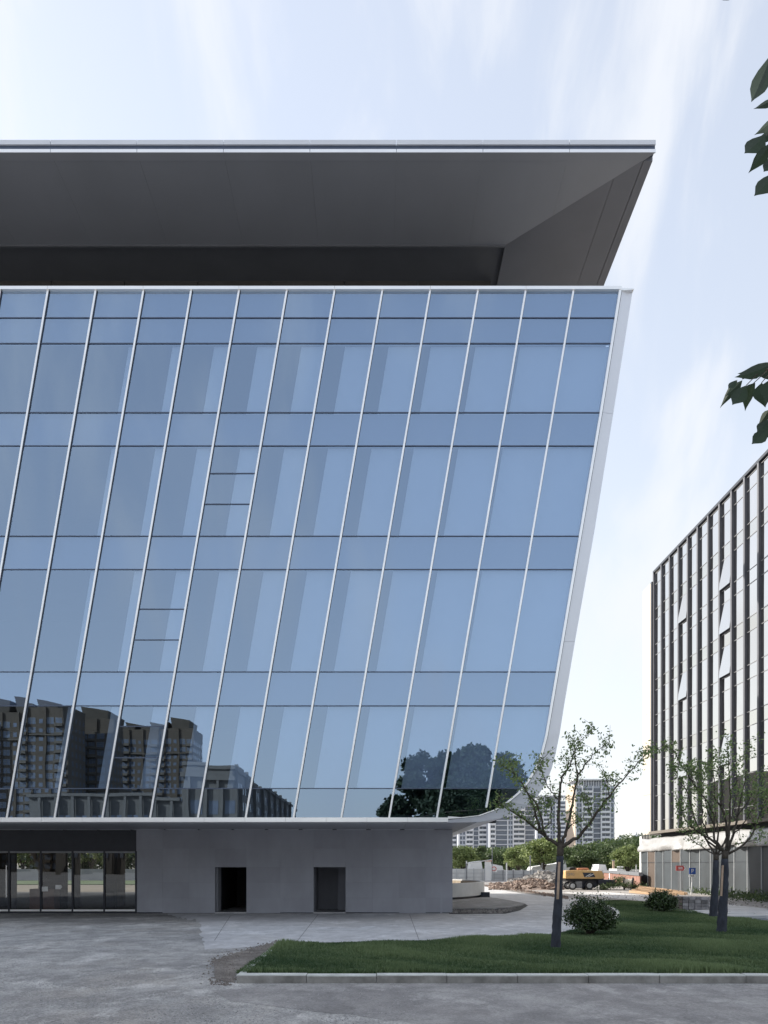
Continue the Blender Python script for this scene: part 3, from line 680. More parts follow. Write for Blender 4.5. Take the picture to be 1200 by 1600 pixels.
MB().box(xh-.03, xh+.03, 44, 93.4, 2.58, 2.62).build('hoarding_rail', M['frame'], hoard)
# white plastic sheeting draped above
n1, n2 = 120, 8; vv = []; ff = []
for a in range(n1+1):
    yy = 93.8-a*50/n1
    for b in range(n2+1):
        t = b/n2; z = 5.05-1.33*t; bulge = .5*math.sin(t*math.pi*.5)+.8*noise.noise(Vector((yy*.55, t*1.3, 0)))*t+.14*noise.noise(Vector((yy*2.2, t*4, 5)))
        vv.append((XB+.1-.45-bulge*.75, yy, z+.12*noise.noise(Vector((yy*.4, 0, 9)))*(1-t)))
for a in range(n1):
    for b in range(n2): q = a*(n2+1)+b; ff.append((q, q+1, q+n2+2, q+n2+1))
mb = MB(); mb.v = vv; mb.f = ff; pl = mb.build('plastic_sheeting', M['tarp'], smooth=True)
sm_ = pl.modifiers.new('s', 'SOLIDIFY'); sm_.thickness = .02
tag(pl, 'crumpled white plastic sheeting draped above the grey hoarding', 'plastic sheet')

# ------------------------------------------------------------------ far housing towers
def tower(x0, x1, D, dep, ytop, fl_h, label, bays, grp='pale housing towers behind the trees', warm=False):
    X0, X1 = (x0-CX)*D/F, (x1-CX)*D/F; H = EYE+(HY-ytop)*D/F
    t = empty('apartment_tower', ((X0+X1)/2, D, 0), label, 'tower', grp)
    MB().box(X0+.4, X1, D, D+dep, 0, H-4).build('wall', M['tower'], t)
    MB().box(X0, X0+.38, D-.2, D+dep, 0, H-3).build('side_wall', M['tower_sunlit' if warm else 'tower'], t)
    nf = int((H-4)/fl_h); wdt = (X1-X0-1)
    tr = MB(); gl = MB(); bal = MB(); piers = MB(); glb = MB()
    for f in range(nf):
        z = f*fl_h
        tr.box(X0+.5, X1+.3, D-.45, D-.02, z-.18, z+.1)
        u = X0+.6
        for kind, w in bays:
            wd = w*wdt
            if kind == 'b':     # balcony bay: deep opening, pale parapet
                gl.box(u+.2, u+wd*.46, D-.06, D-.01, z+.2, z+fl_h-.4); gl.box(u+wd*.54, u+wd-.2, D-.06, D-.01, z+.2, z+fl_h-.4)
                bal.box(u, u+wd, D-1.5, D-1.38, z, z+1.2); bal.box(u, u+wd, D-1.38, D-.46, z-.05, z+.12)
            elif kind == 'w':
                gl.box(u+wd*.12, u+wd*.42, D-.05, D-.01, z+.7, z+fl_h-.5); gl.box(u+wd*.58, u+wd*.88, D-.05, D-.01, z+.7, z+fl_h-.5)
            elif kind == 'g':
                glb.box(u+wd*.06, u+wd*.94, D-.05, D-.01, z+.35, z+fl_h-.35)
            u += wd
    u = X0+.6
    for kind, w in bays: piers.box(u-.28, u+.28, D-1.6 if kind == 'b' else D-.8, D-.03, 0, H-4); u += w*wdt
    for q, nm, mm in ((tr, 'floor_bands', M['tower_lt']), (gl, 'windows', M['tower_gl']), (bal, 'balconies', M['tower_lt']), (piers, 'pier', M['tower_lt']), (glb, 'glazed_bays', M['tower_gl'])):
        if q.v: o_ = q.build(nm, mm, t); o_['kind'] = 'stuff'
    rf = MB(); rf.box(X0-.8, X1+.8, D-1.8, D+dep+1, H-.7, H); rf.build('roof_slab', M['tower_lt'], t)
    pk = MB()
    for i in range(16): xx_ = X0+.5+(X1-X0-1)*i/15; pk.box(xx_-.15, xx_+.15, D-.6, D-.3, H-4, H-.7)
    o_ = pk.build('roof_posts', M['tower_lt'], t); o_['kind'] = 'stuff'
    MB().box(X0+4, X1-4, D+4, D+dep-4, H-4, H-1).build('lift_house', M['tower'], t)
    return t
tower(898.5, 960, 530, 26, 1217.5, 3.0, 'tallest right-hand pale housing tower with warm sunlight painted on its side wall', [('w', .16), ('b', .28), ('g', .22), ('b', .24), ('w', .10)], warm=True)
tower(838, 884, 650, 20, 1243, 3.0, 'grey housing tower in the middle, seen between the near tree branches', [('w', .2), ('b', .25), ('w', .2), ('b', .35)])
tower(716, 762, 575, 20, 1240, 3.0, 'wide pale housing slab next to the grey wall, largely under the curved corner', [('w', .24), ('b', .26), ('g', .2), ('b', .3)])
tower(764, 836, 560, 20, 1239, 3.0, 'pale housing slab below the curved glass corner with grey glazed bays', [('b', .12), ('g', .28), ('w', .12), ('b', .26), ('g', .22)])
tower(690, 714, 590, 20, 1242, 3.0, 'narrow pale housing block whose edge meets the grey wall', [('w', .5), ('b', .5)])
for (x0, x1, D, yt, lb) in ((963, 982, 700, 1310, 'low distant white block left of the tree hill skyline'), (990, 1002, 760, 1304, 'small distant grey block just above the tree hill')):
    X0, X1 = (x0-CX)*D/F, (x1-CX)*D/F; H = EYE+(HY-yt)*D/F
    t = empty('distant_building', (X0, D, 0), lb, 'building', 'low buildings on the skyline')
    MB().box(X0, X1, D, D+12, 0, H).build('wall', M['tower_lt'], t)
    q = MB()
    for f in range(3):
        for c in range(4): q.box(X0+1+c*(X1-X0-2)/4, X0+1+(c+.6)*(X1-X0-2)/4, D-.1, D-.02, H-3.2-f*3.2, H-1.4-f*3.2)
    o_ = q.build('windows', M['tower_gl'], t); o_['kind'] = 'stuff'
    MB().box(X0+2, X1-3, D+2, D+8, H, H+2).build('roof_house', M['tower_lt'], t)

nbk = empty('reflection_block', (-16, 150, 0), 'plain grey block added unseen behind the glass building to darken low reflections in the finned facade', 'building')  # added out of sight so the finned facade mirrors something dark low down
MB().box(-30, -3, 140, 160, 0, 17).build('wall', M['stone'], nbk)
for i in range(5):
    for f in range(4): MB().box(-28.5+i*5, -25.5+i*5, 139.9, 139.99, 1.5+f*4, 4+f*4).build('window', M['tower_gl'], nbk)
# ------------------------------------------------------------------ trees
def crown_mesh(name, seed, n, rx, rz, leaf, m, clumps=34, flat=.0):
    r = np.random.default_rng(seed); P_ = []; Sh = []
    for c in range(clumps):
        th = r.random()*6.283; u = r.uniform(-.75, 1); rr = math.sqrt(max(0, 1-u*u))*r.uniform(.45, 1)
        cen = np.array([math.cos(th)*rr*rx*.78, math.sin(th)*rr*rx*.78, u*rz*.75]); cr_ = r.uniform(.22, .42)*rx
        k = n//clumps; d = r.normal(size=(k, 3)); d /= np.linalg.norm(d, axis=1)[:, None]
        rad = cr_*(r.random(k)**.35)[:, None]; P_.append(cen+d*rad*np.array([1, 1, .8])); Sh.append(np.clip(r.normal(.45+.15*r.normal(), .18, k), 0, 1))
    P_ = np.concatenate(P_); Sh = np.concatenate(Sh)
    return quads_mesh(name, leaves_at(P_, leaf, r, .2, .75), m, Sh)
trunkm = {}
def far_tree_proto(seed, m, rx=3.2, rz=2.6, n=5200, leaf=.34):
    cm_ = crown_mesh('crown', seed, n, rx, rz, leaf, m); r = random.Random(seed)
    t = MB(); t.tube([(0, 0, -rz-2.2), (.1, 0, -rz-.4), (0, 0, 0)], [.2, .16, .06], 6)
    for i in range(5):
        a = i*1.26+r.random(); t.tube([(0, 0, -rz-.6), (math.cos(a)*rx*.3, math.sin(a)*rx*.3, -rz*.35), (math.cos(a)*rx*.6, math.sin(a)*rx*.6, rz*.25)], [.11, .08, .03], 5)
    return cm_, t.mesh('trunk', M['bark'])
kinds = [far_tree_proto(1, M['leafD']), far_tree_proto(2, M['leafC']), far_tree_proto(3, M['leafD'], 3.4, 2.4), far_tree_proto(4, M['leafC'], 3, 3.2), far_tree_proto(5, M['leafC'], 3.6, 2.6)]
def put_tree(px, ycen, D, wpx, hpx, kind, label, grp):
    cm_, tm = kinds[kind]; x, y, z = P(px, ycen, D)
    t = empty('broadleaf_tree', (x, y, 0), label, 'tree', grp)
    sx = wpx*D/F/5.4; sz = hpx*D/F/5.2
    c = obj('crown', cm_, t); c.location = (0, 0, z); c.scale = (sx, sx, sz); c.rotation_euler = (0, 0, random.random()*6)
    k = obj('trunk', tm, t); k.location = (0, 0, z); base = 2.6*sz+2.2*sz; k.scale = (sx, sx, z/4.8)
    return t
row = [(724, 1340, 150, 48, 36, 0, 'round bright green tree right beside the grey wall'), (752, 1341, 165, 36, 32, 3, 'dark tree behind the white gate pillar'), (776, 1344, 170, 34, 28, 4, 'dull green tree between gate pillar and bright tree'),
       (810, 1339, 150, 44, 36, 0, 'bright rounded tree above the grey site fence'), (849, 1331, 140, 62, 46, 2, 'largest bright tree directly behind the near trunk'), (880, 1338, 160, 40, 34, 4, 'dark green tree right of the near trunk'),
       (913, 1343, 135, 54, 34, 1, 'dense low dark tree above the yellow machine'), (948, 1342, 170, 40, 34, 3, 'dark tree right of the yellow machine'), (981, 1340, 130, 52, 38, 0, 'lit rounded tree left of the white plastic sheeting'), (1008, 1338, 160, 36, 40, 4, 'dark tree at the far end of the finned office block'),
       (795, 1338, 230, 60, 26, 1, 'far olive tree behind the bright rounded one')]
for a in row: put_tree(*a, 'trees beyond the site fence')
# tree-covered rise further back, one mass
P_ = []; Sh = []
r = np.random.default_rng(9)
for i in range(260):
    px = r.uniform(690, 1025); D = r.uniform(210, 420)
    top = 1330 if px < 890 else 1330-22*min(1, (px-890)/90)
    yc = r.uniform(top+5, 1350); x, y, z = P(px, yc, D); k = 260
    d = r.normal(size=(k, 3)); d /= np.linalg.norm(d, axis=1)[:, None]
    P_.append(np.array([x, y, z])+d*(r.random(k)**.4)[:, None]*D*.011*np.array([1.2, 1, .8])); Sh.append(np.clip(r.normal(.4, .2, k), 0, 1))
P_ = np.concatenate(P_); me = quads_mesh('far_woods', leaves_at(P_, .75, r, .2, .8), M['leafC'], np.concatenate(Sh))
tag(obj('far_woods', me), 'dark green wooded rise beyond the site in front of the towers', 'woods', kind='stuff')
hb = MB(); hp = [(x_, y_) for x_, y_ in ((20, 450), (60, 450), (115, 450), (150, 440), (260, 440))]
hz = [5, 6, 11, 13, 14]
for (a, za), (b, zb) in zip(zip(hp, hz), list(zip(hp, hz))[1:]): hb.hexa([(a[0], a[1], 0), (b[0], b[1], 0), (b[0], b[1]+60, 0), (a[0], a[1]+60, 0)], [(a[0], a[1], za), (b[0], b[1], zb), (b[0], b[1]+60, zb), (a[0], a[1]+60, za)])
tag(hb.build('rise_terrain', M['soil']), kind='structure')

P_ = []; Sh = []
for i in range(90):
    x = r.uniform(-82, -32); D = r.uniform(150, 175); k = 320; z = r.uniform(1.5, 7.5); d = r.normal(size=(k, 3)); d /= np.linalg.norm(d, axis=1)[:, None]
    P_.append(np.array([x, D, z])+d*(r.random(k)**.4)[:, None]*2.3); Sh.append(np.clip(r.normal(.4, .25, k), 0, 1))
tag(obj('rear_thicket', quads_mesh('rear_thicket', leaves_at(np.concatenate(P_), .5, r, .2, .8), M['leafC'], np.concatenate(Sh))), 'dark green thicket seen through the glazed lobby', 'thicket', kind='stuff')

# near young trees, each with traced limbs
def young_tree(name, base, D, branches, label, seed, nleaf, trunk_r, trunk_pts, depth=.9, leaf=.085, wrap_top=1345, grp='young trees planted in the lawn', strip=None, spread=.2):
    r = random.Random(seed); rn = np.random.default_rng(seed)
    bx, by = (base[0]-CX)*D/F, D
    t = empty(name, (bx, by, ZL), label, 'tree', grp)
    rel = lambda p: (p[0]-bx, p[1]-by, p[2]-ZL)
    tp_ = [rel(P(x, y, D)) for x, y in trunk_pts]; n = len(tp_)
    tp_[0] = (tp_[0][0], tp_[0][1], -.05)
    # subdivide for knobbly trunk
    def fine(pts, per, amp):
        out = []
        for a, b in zip(pts, pts[1:]):
            for i in range(per):
                q = [a[k]+(b[k]-a[k])*i/per for k in range(3)]
                if out: q = [v+r.uniform(-amp, amp) for v in q]
                out.append(tuple(q))
        out.append(pts[-1]); return out
    ft = fine(tp_, 5, .008); rd = [trunk_r*(1.18-.42*i/(len(ft)-1))*(1+r.uniform(-.05, .05))*(1.15 if i == 0 else 1) for i in range(len(ft))]
    cut = next((i for i, p in enumerate(ft) if p[2]+ZL > P(0, wrap_top, D)[2]), len(ft)-2)
    MB().tube(ft[:cut+1], rd[:cut+1], 12).build('painted_trunk', M['wrap'], t, smooth=True)
    MB().tube(ft[cut:], [v*.97 for v in rd[cut:]], 12).build('trunk', M['bark'], t, smooth=True)
    for o_ in list(t.children): o_.matrix_parent_inverse = Matrix.Identity(4)
    pts_l = []; tw = MB()
    for bi, br in enumerate(branches):
        r0 = br[0] if not isinstance(br[0], tuple) else .045; pl_ = br[1] if not isinstance(br[0], tuple) else br
        dd = r.uniform(-depth, depth); m_ = len(pl_)
        p3 = [rel(P(x, y, D+dd*i/(m_-1))) for i, (x, y) in enumerate(pl_)]
        fp = fine(p3, 4, .02); rr = [max(.005, r0*.72*(1-.90*i/(len(fp)-1))) for i in range(len(fp))]
        o_ = MB().tube(fp, rr, 7).build('branch', M['bark'], t, smooth=True); o_.matrix_parent_inverse = Matrix.Identity(4)
        N = len(fp)
        for i in range(int(N*.25), N):
            tt = i/(N-1)
            for s in range(2 if tt > .4 else 1):
                if r.random() > .35+.6*tt: continue
                a = Vector(fp[i]); ln = r.uniform(.15, .62)*(1.1-.4*tt)
                d = Vector((r.gauss(0, 1), r.gauss(0, 1), r.gauss(.5, .8))).normalized(); e_ = a+d*ln; md = a+d*ln*.5+Vector((0, 0, .03))
                tw.tube([a, md, e_], [.007, .005, .003], 4, False)
                for q in range(max(2, int(nleaf*(.5+tt)/40))):
                    u = r.random()**.6; b = a.lerp(e_, u); pts_l.append((b.x+r.gauss(0, spread*.3), b.y+r.gauss(0, spread*.3), b.z+r.gauss(0, spread*.25)))
    o_ = tw.build('twigs', M['bark'], t); o_.matrix_parent_inverse = Matrix.Identity(4); o_['kind'] = 'stuff'
    A = np.array(pts_l); shd = np.clip(rn.normal(.45, .25, len(A)), 0, 1)
    o_ = obj('foliage', quads_mesh('foliage', leaves_at(A, leaf, rn, .5, .5), M['leafA'], shd), t); o_['kind'] = 'stuff'
    if strip:
        (x0, y0), (x1, y1) = strip; a = rel(P(x0, y0, D-.19)); b = rel(P(x1, y1, D-.17))
        w = .03; s_ = MB().hexa([(a[0]-w, a[1], a[2]), (a[0]+w, a[1], a[2]), (a[0]+w, a[1]+.03, a[2]), (a[0]-w, a[1]+.03, a[2])], [(b[0]-w, b[1], b[2]), (b[0]+w, b[1], b[2]), (b[0]+w, b[1]+.03, b[2]), (b[0]-w, b[1]+.03, b[2])]).build('wooden_strip', M['stake'], t)
        s_.matrix_parent_inverse = Matrix.Identity(4)
    return t
brA = [(.075, [(874, 1322), (861, 1313), (850, 1305), (837.5, 1295), (820.4, 1280.6), (801, 1268.4), (786, 1260), (779, 1249)]),
       (.06, [(852, 1306), (844.8, 1298), (835, 1266), (825, 1241.6), (813, 1217), (791, 1200), (776.5, 1190)]),
       (.05, [(856, 1309), (849.6, 1300), (847, 1280.6), (837.5, 1256), (820, 1232), (803, 1207), (796, 1190)]),
       (.028, [(871.6, 1249), (862, 1237), (854.5, 1229), (847, 1207.5), (843.6, 1198), (850, 1184)]),
       (.07, [(875, 1320), (871.6, 1280.6), (874, 1236.7), (877.7, 1214.8), (891, 1195.3), (896, 1175), (898, 1155)]),
       (.065, [(877, 1320), (884, 1302), (891, 1275.7), (896, 1246.5), (903, 1212), (918, 1190), (935, 1171), (952, 1158.7)]),
       (.08, [(877, 1323), (888, 1317), (905.7, 1307), (920, 1288), (935, 1266), (952, 1244), (971.5, 1219.6), (998, 1190), (1012, 1178)]),
       (.022, [(925, 1275.7), (921, 1266), (918, 1256), (908, 1243)]),
       (.03, [(903, 1212), (900, 1195), (897, 1178), (905, 1160), (930, 1140)]),
       (.03, [(846, 1298), (860, 1285), (862, 1265), (856, 1250)]),
       (.03, [(886, 1296), (898, 1285), (910, 1280)]),
       (.022, [(952, 1244), (949, 1228), (948, 1212)]), (.02, [(843, 1290), (846, 1270), (838, 1262)])]
young_tree('young_tree', (868, 1483), 23.9, brA, 'nearest young tree with slim slate trunk in front of the curved glass corner', 3, 420, .115, [(868, 1484), (869.5, 1455), (871.5, 1420), (873, 1385), (874.5, 1350), (875.5, 1318)], strip=((871.5, 1405), (874, 1347)), wrap_top=1338)
brB = [(.07, [(1133, 1334), (1120, 1318), (1108, 1310), (1086, 1297), (1071.7, 1284), (1067, 1271), (1060, 1250)]),
       (.06, [(1134, 1332), (1115.7, 1311.6), (1115.7, 1275), (1108, 1256.7), (1090, 1234.7), (1079, 1212.7), (1072, 1195)]),
       (.07, [(1135, 1330), (1135.8, 1286), (1126.7, 1260), (1115.7, 1245.7), (1115.7, 1211), (1112, 1180)]),
       (.06, [(1136, 1330), (1141, 1275), (1141, 1238), (1138, 1190), (1136, 1155)]),
       (.065, [(1137, 1331), (1145, 1305), (1152, 1275), (1157.8, 1247.5), (1165, 1212.7), (1167, 1183), (1172.5, 1155)]),
       (.06, [(1138, 1334), (1163, 1319), (1176, 1304), (1183.5, 1284), (1194, 1255), (1206, 1230)]),
       (.05, [(1134, 1332), (1104, 1314), (1085, 1280), (1075, 1240), (1058, 1215), (1052, 1195)]),
       (.04, [(1090, 1234.7), (1078, 1215), (1062, 1190), (1052, 1172), (1035, 1165), (1015, 1175)]),
       (.04, [(1152, 1275), (1168, 1255), (1180, 1230), (1196, 1215)]),
       (.04, [(1108, 1312), (1098, 1285), (1096, 1250), (1088, 1215), (1092, 1190)]), (.04, [(1146, 1304), (1160, 1290), (1178, 1262), (1184, 1235)]), (.035, [(1115.7, 1290), (1104, 1262), (1098, 1225), (1104, 1195)]),
       (.04, [(1126, 1260), (1128, 1235), (1122, 1205), (1128, 1180)]), (.03, [(1141, 1238), (1152, 1220), (1150, 1195)])]
young_tree('young_tree', (1127, 1458), 29.4, brB, 'front one of the two young trees at the right edge of the lawn', 5, 430, .142, [(1127, 1459), (1129, 1430), (1131, 1395), (1132.5, 1360), (1133, 1330)], leaf=.105, strip=((1127.2, 1400), (1129.6, 1352)), wrap_top=1346, spread=.3)
brC = [(.07, [(1119, 1337), (1108, 1320), (1095, 1300), (1082, 1275), (1078, 1250)]), (.07, [(1119, 1337), (1122, 1300), (1118, 1270), (1112, 1230)]),
       (.07, [(1120, 1337), (1135, 1310), (1142, 1280), (1150, 1250), (1156, 1225)]), (.05, [(1118, 1336), (1100, 1325), (1080, 1312), (1068, 1295)]), (.05, [(1121, 1337), (1140, 1322), (1165, 1315), (1185, 1312), (1192, 1300)])]
young_tree('young_tree', (1114.5, 1434), 37.5, brC, 'rear one of the two young trees, trunk just left of the front one', 7, 280, .155, [(1114.5, 1435), (1116, 1410), (1118, 1380), (1119, 1335)], leaf=.11, depth=1.2, spread=.35)

# bushes
def bush(base, D, wpx, hpx, label, seed, n, leaf):
    r = np.random.default_rng(seed); bx = (base[0]-CX)*D/F; w = wpx*D/F/2; hgt = hpx*D/F
    t = empty('shrub', (bx, D, ZL), label, 'shrub'); st_ = MB(); P_ = []; 
    tips = []
    for i in range(46):
        a = r.random()*6.283; u = r.uniform(.15, 1); rr = math.sqrt(1-min(.98, (u*.9)**2)); e_ = np.array([math.cos(a)*w*rr*r.uniform(.55, 1), math.sin(a)*w*rr*r.uniform(.55, 1), hgt*(.3+.66*u)])
        tips.append(e_); st_.tube([(math.cos(a)*.05, math.sin(a)*.05, 0), tuple(e_*np.array([.45, .45, .5])), tuple(e_)], [.012, .008, .003], 4, False)
    for i in range(n):
        e_ = tips[r.integers(len(tips))]; P_.append(e_*(r.uniform(.55, 1.0))+r.normal(size=3)*np.array([w, w, hgt*.6])*.14)
    P_ = np.array(P_); P_[:, 2] = np.clip(P_[:, 2], .18*hgt, None)
    o_ = st_.build('stems', M['bark'], t); o_.matrix_parent_inverse = Matrix.Identity(4); o_['kind'] = 'stuff'
    o_ = obj('foliage', quads_mesh('foliage', leaves_at(P_, leaf, r, -.1, .55), M['leafB'], np.clip(r.normal(.4, .28, n), 0, 1)), t); o_['kind'] = 'stuff'
bush((921, 1461), 28.6, 82, 61, 'round glossy dark shrub on the lawn right of the nearest tree trunk', 21, 11000, .08)
bush((1034, 1424), 42.0, 52, 33, 'low dark shrub at the back edge of the lawn before the block stack', 22, 7000, .10)
# soil ring under the shrub
tag(MB().tube([(P(925, 1461, 28.6)[0], 28.6, ZL-.02), (P(925, 1461, 28.6)[0], 28.6, ZL+.015)], [.62, .5], 20).build('soil_patch', M['dirt']), kind='structure')

# tree whose branch hangs into the top right corner
ot = empty('overhanging_tree', (9.6, 4.6, 0), 'dark leaves of a nearby tree hanging into the top right of the view', 'tree')
o_ = MB().tube([(9.6, 4.6, 0), (9.5, 4.6, 2.5), (9.2, 4.5, 5), (9.0, 4.4, 8.6)], [.22, .18, .14, .07], 10).build('trunk', M['bark'], ot, smooth=True)
def leaf_mesh(L_, w):
    v = [(0, 0, 0)]; f = []
    prof = [(.1, .34), (.25, .8), (.42, 1), (.6, .82), (.76, .45), (.88, .18), (1, 0)]
    m_ = MB(); mid = [(0, 0, 0)]; lf = [(0, 0, 0)]; rt = [(0, 0, 0)]
    for t, q in prof:
        y = -L_*t; z = -L_*.18*t*t; mid.append((0, y, z)); lf.append((-w*q, y, z+w*q*.35)); rt.append((w*q, y, z+w*q*.35))
    for i in range(len(prof)):
        m_.v += [mid[i], mid[i+1], lf[i+1], lf[i]]; k = len(m_.v)-4; m_.f.append((k, k+1, k+2, k+3))
        m_.v += [mid[i], rt[i], rt[i+1], mid[i+1]]; k = len(m_.v)-4; m_.f.append((k, k+1, k+2, k+3))
    me_ = m_.mesh('leaf', M['leafE'], True); return me_
lm = leaf_mesh(1.0, .165)
def leaf_obj(px0, py0, px1, py1, D, wid=1.0, roll=0.0, dd=0.0):
    a = Vector(P(px0, py0, D)); b = Vector(P(px1, py1, D+dd)); d = b-a; Ln = d.length; d.normalize()
    face = Vector((math.sin(roll), -1, math.cos(roll)*.35)); xv = face.cross(-d).normalized(); zv = xv.cross(-d).normalized()
    o = obj('leaf', lm, ot); Mx = Matrix((xv*wid, -d, zv)).transposed().to_4x4()
    o.matrix_world = Matrix.Translation(a) @ Mx @ Matrix.Scale(Ln, 4) if False else Matrix.Translation(a) @ Mx @ Matrix.Diagonal((Ln, Ln, Ln, 1))
    o.matrix_parent_inverse = ot.matrix_basis.inverted()
    return o
LV = [(1207, 82, 1166, 186, 1.7, .62), (1214, 182, 1182, 215, 3.2, 1.9), (1196, 210, 1159, 251, 3.2, 1.5), (1206, 222, 1170, 274, 3.15, 1.3), (1212, 243, 1190, 276, 3.2, 1.4), (1214, 268, 1175, 317, 3.1, 1.4), (1220, 196, 1176, 232, 3.3, 1.3),
      (1216, 566, 1152, 592, 3.3, 1.3), (1200, 572, 1146, 597, 3.25, 1.2), (1152, 593, 1128, 637, 3.3, .9), (1160, 594, 1134, 622, 3.25, 1.3), (1150, 594, 1136, 611, 3.2, 1.3), (1166, 602, 1141, 640, 3.2, 1.5), (1176, 600, 1161, 639, 3.25, 1.6), (1190, 598, 1192, 640, 3.2, 2.4), (1205, 592, 1196, 632, 3.15, 2.2), (1180, 598, 1158, 622, 3.3, 1.6),
      (1202, 640, 1187, 665, 3.3, 1.4), (1204, 655, 1179, 682, 3.25, 1.3), (1200, 670, 1171, 700, 3.2, 1.4), (1208, 668, 1195, 688, 3.3, 1.6), (1214, 580, 1170, 588, 3.35, 1.5), (1140, -14, 1127, 10, 3.0, 1.1), (1152, -22, 1138, 2, 3.0, 1.3), (1222, 640, 1199, 660, 3.2, 1.7)]
for i, q in enumerate(LV):
    leaf_obj(q[0], q[1], q[2], q[3], q[4], q[5], random.uniform(-.12, .12), random.uniform(-.05, .1))
for k_ in range(60):
    px = random.uniform(1215, 1420); py = random.choice((random.uniform(-120, 260), random.uniform(480, 700))); dx = random.uniform(-40, -5)
    leaf_obj(px, py, px+dx, py+random.uniform(25, 50), random.uniform(3, 3.8), random.uniform(1.1, 1.6), random.uniform(-.5, .5), random.uniform(-.1, .2))
for pl_ in ([(9.2, 4.5, 5.2), P(2100, 430, 4.0), P(1500, 480, 3.6), P(1300, 560, 3.3), P(1195, 578, 3.27), P(1160, 592, 3.27)], [(9.1, 4.4, 6.6), P(2200, 0, 4.0), P(1500, 80, 3.5), P(1300, 140, 3.3), P(1212, 205, 3.25)], [P(1500, 80, 3.5), P(1300, -60, 3.2), P(1150, -25, 3.0)], [P(1300, 140, 3.3), P(1250, 90, 2.5), P(1210, 78, 1.72)], [P(1300, 560, 3.3), P(1230, 620, 3.25), P(1203, 648, 3.25)]):
    MB().tube(pl_, [.05, .03, .014, .007, .004, .002][:len(pl_)] if len(pl_) > 3 else [.008, .004, .002], 6, False).build('branch', M['bark'], ot, smooth=True)
for (xa, ya, xb, yb_) in ((1500, 480, 1300, 560), (2100, 430, 1500, 480), (1500, 80, 1300, 140), (2200, 0, 1500, 80), (1500, 80, 1300, -60), (1300, 560, 1215, 576)):
    for q in range(26 if xa > 1400 else 8):
        t_ = random.random(); px = xa+(xb-xa)*t_+random.gauss(0, 22); py = ya+(yb_-ya)*t_+abs(random.gauss(0, 26))-4; dx = random.uniform(-48, 12)
        if px+dx < 1212: continue
        leaf_obj(px, py, px+dx, py+random.uniform(28, 60), 3.3+.5*(px-1200)/900+random.uniform(-.15, .15), random.uniform(1.1, 1.6), random.uniform(-.3, .3), random.uniform(-.1, .2))
cr_o = obj('crown', crown_mesh('crown', 55, 9000, 2.6, 2.2, .16, M['leafE'], 40), ot); cr_o.location = (-.4, -.1, 8.4); cr_o['kind'] = 'stuff'
for (a, b) in (((1198, 580), (1176, 600)), ((1204, 582), (1190, 598)), ((1188, 580), (1166, 602)), ((1212, 205), (1196, 212))):
    MB().tube([P(*a, 3.26), P(*b, 3.22)], .0015, 4, False).build('leaf_stalk', M['bark'], ot)
for o_ in C.objects:
    if o_.parent == ot and o_.name.startswith(('branch', 'trunk', 'leaf_stalk')): pass

# ------------------------------------------------------------------ building-site things behind
# curved ramp wall beside the grey wall
rw = empty('curved_ramp_wall', (0.2, 66, 0), 'low curved white concrete wall behind the corner of the grey wall', 'wall')
cxr, cyr, ax, ay = 0.2, 70.0, 8.0, 13.0
def arc(t, s=1.0): return (cxr+ax*s*math.cos(t), cyr+ay*s*math.sin(t))
ts = [math.radians(-100+i*4) for i in range(0, 56)]
m = MB()
for a, b in zip(ts, ts[1:]):
    q = [arc(a), arc(b), arc(b, .965), arc(a, .965)]; m.hexa([(*p, .22) for p in q], [(*p, 1.15) for p in q])
m.build('parapet', M['offwhite'], rw)
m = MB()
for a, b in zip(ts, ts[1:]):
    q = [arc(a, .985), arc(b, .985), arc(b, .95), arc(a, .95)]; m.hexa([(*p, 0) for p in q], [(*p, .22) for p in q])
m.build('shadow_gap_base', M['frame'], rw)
m = MB()
for a, b in zip(ts, ts[1:]):
    q = [arc(a, .963), arc(b, .963), arc(b, .955), arc(a, .955)]; m.hexa([(*p, .2) for p in q], [(*p, 1.05) for p in q])
m.build('inner_lining', mat('tan_lining', (.33, .27, .2), .8, var=.2), rw)
MB().box(7.45, 8.05, 64.3, 65, 0, .42).build('end_block', M['frame'], rw)
# sunken unfinished slab with broken edge
isl = [(700, 1421.3), (770, 1421), (797, 1419.5), (813, 1416.5), (821, 1413.5), (800, 1409), (775, 1405), (756, 1402), (735, 1402), (700, 1403)]
tag(MB().hexa([(*G(x, y), 0) for x, y in isl], [(*G(x, y), .07) for x, y in isl]).build('unfinished_slab', ground_mat('rough_slab', (.24, .235, .23), (.33, .325, .32), (.27, .26, .25), grain=.25, big=.6)), kind='structure')
sheet('slab_edge_shadow', [(702, 1428.5), (790, 1428), (812, 1423), (825, 1415.5), (822, 1413.5), (800, 1407.5), (775, 1403.5), (750, 1401.5), (748, 1404), (700, 1410)], .014, mat('painted_edge_shadow', (.03, .03, .033), .95, var=.4, scale=3))  # flat dark sheet painted as the shadow along the slab's edge
def edge_st(i):
    t = random.random(); x = 702+t*104; y = 1427.4-random.random()*4.6-max(0, (t-.75))*18; gx, gy = G(x, y); return gx, gy, .0, 1
scatter('edge_stones', edge_st, 420, .06, .17, M['rubble'], 'broken dark stones along the front edge of the unfinished slab', 'stones')
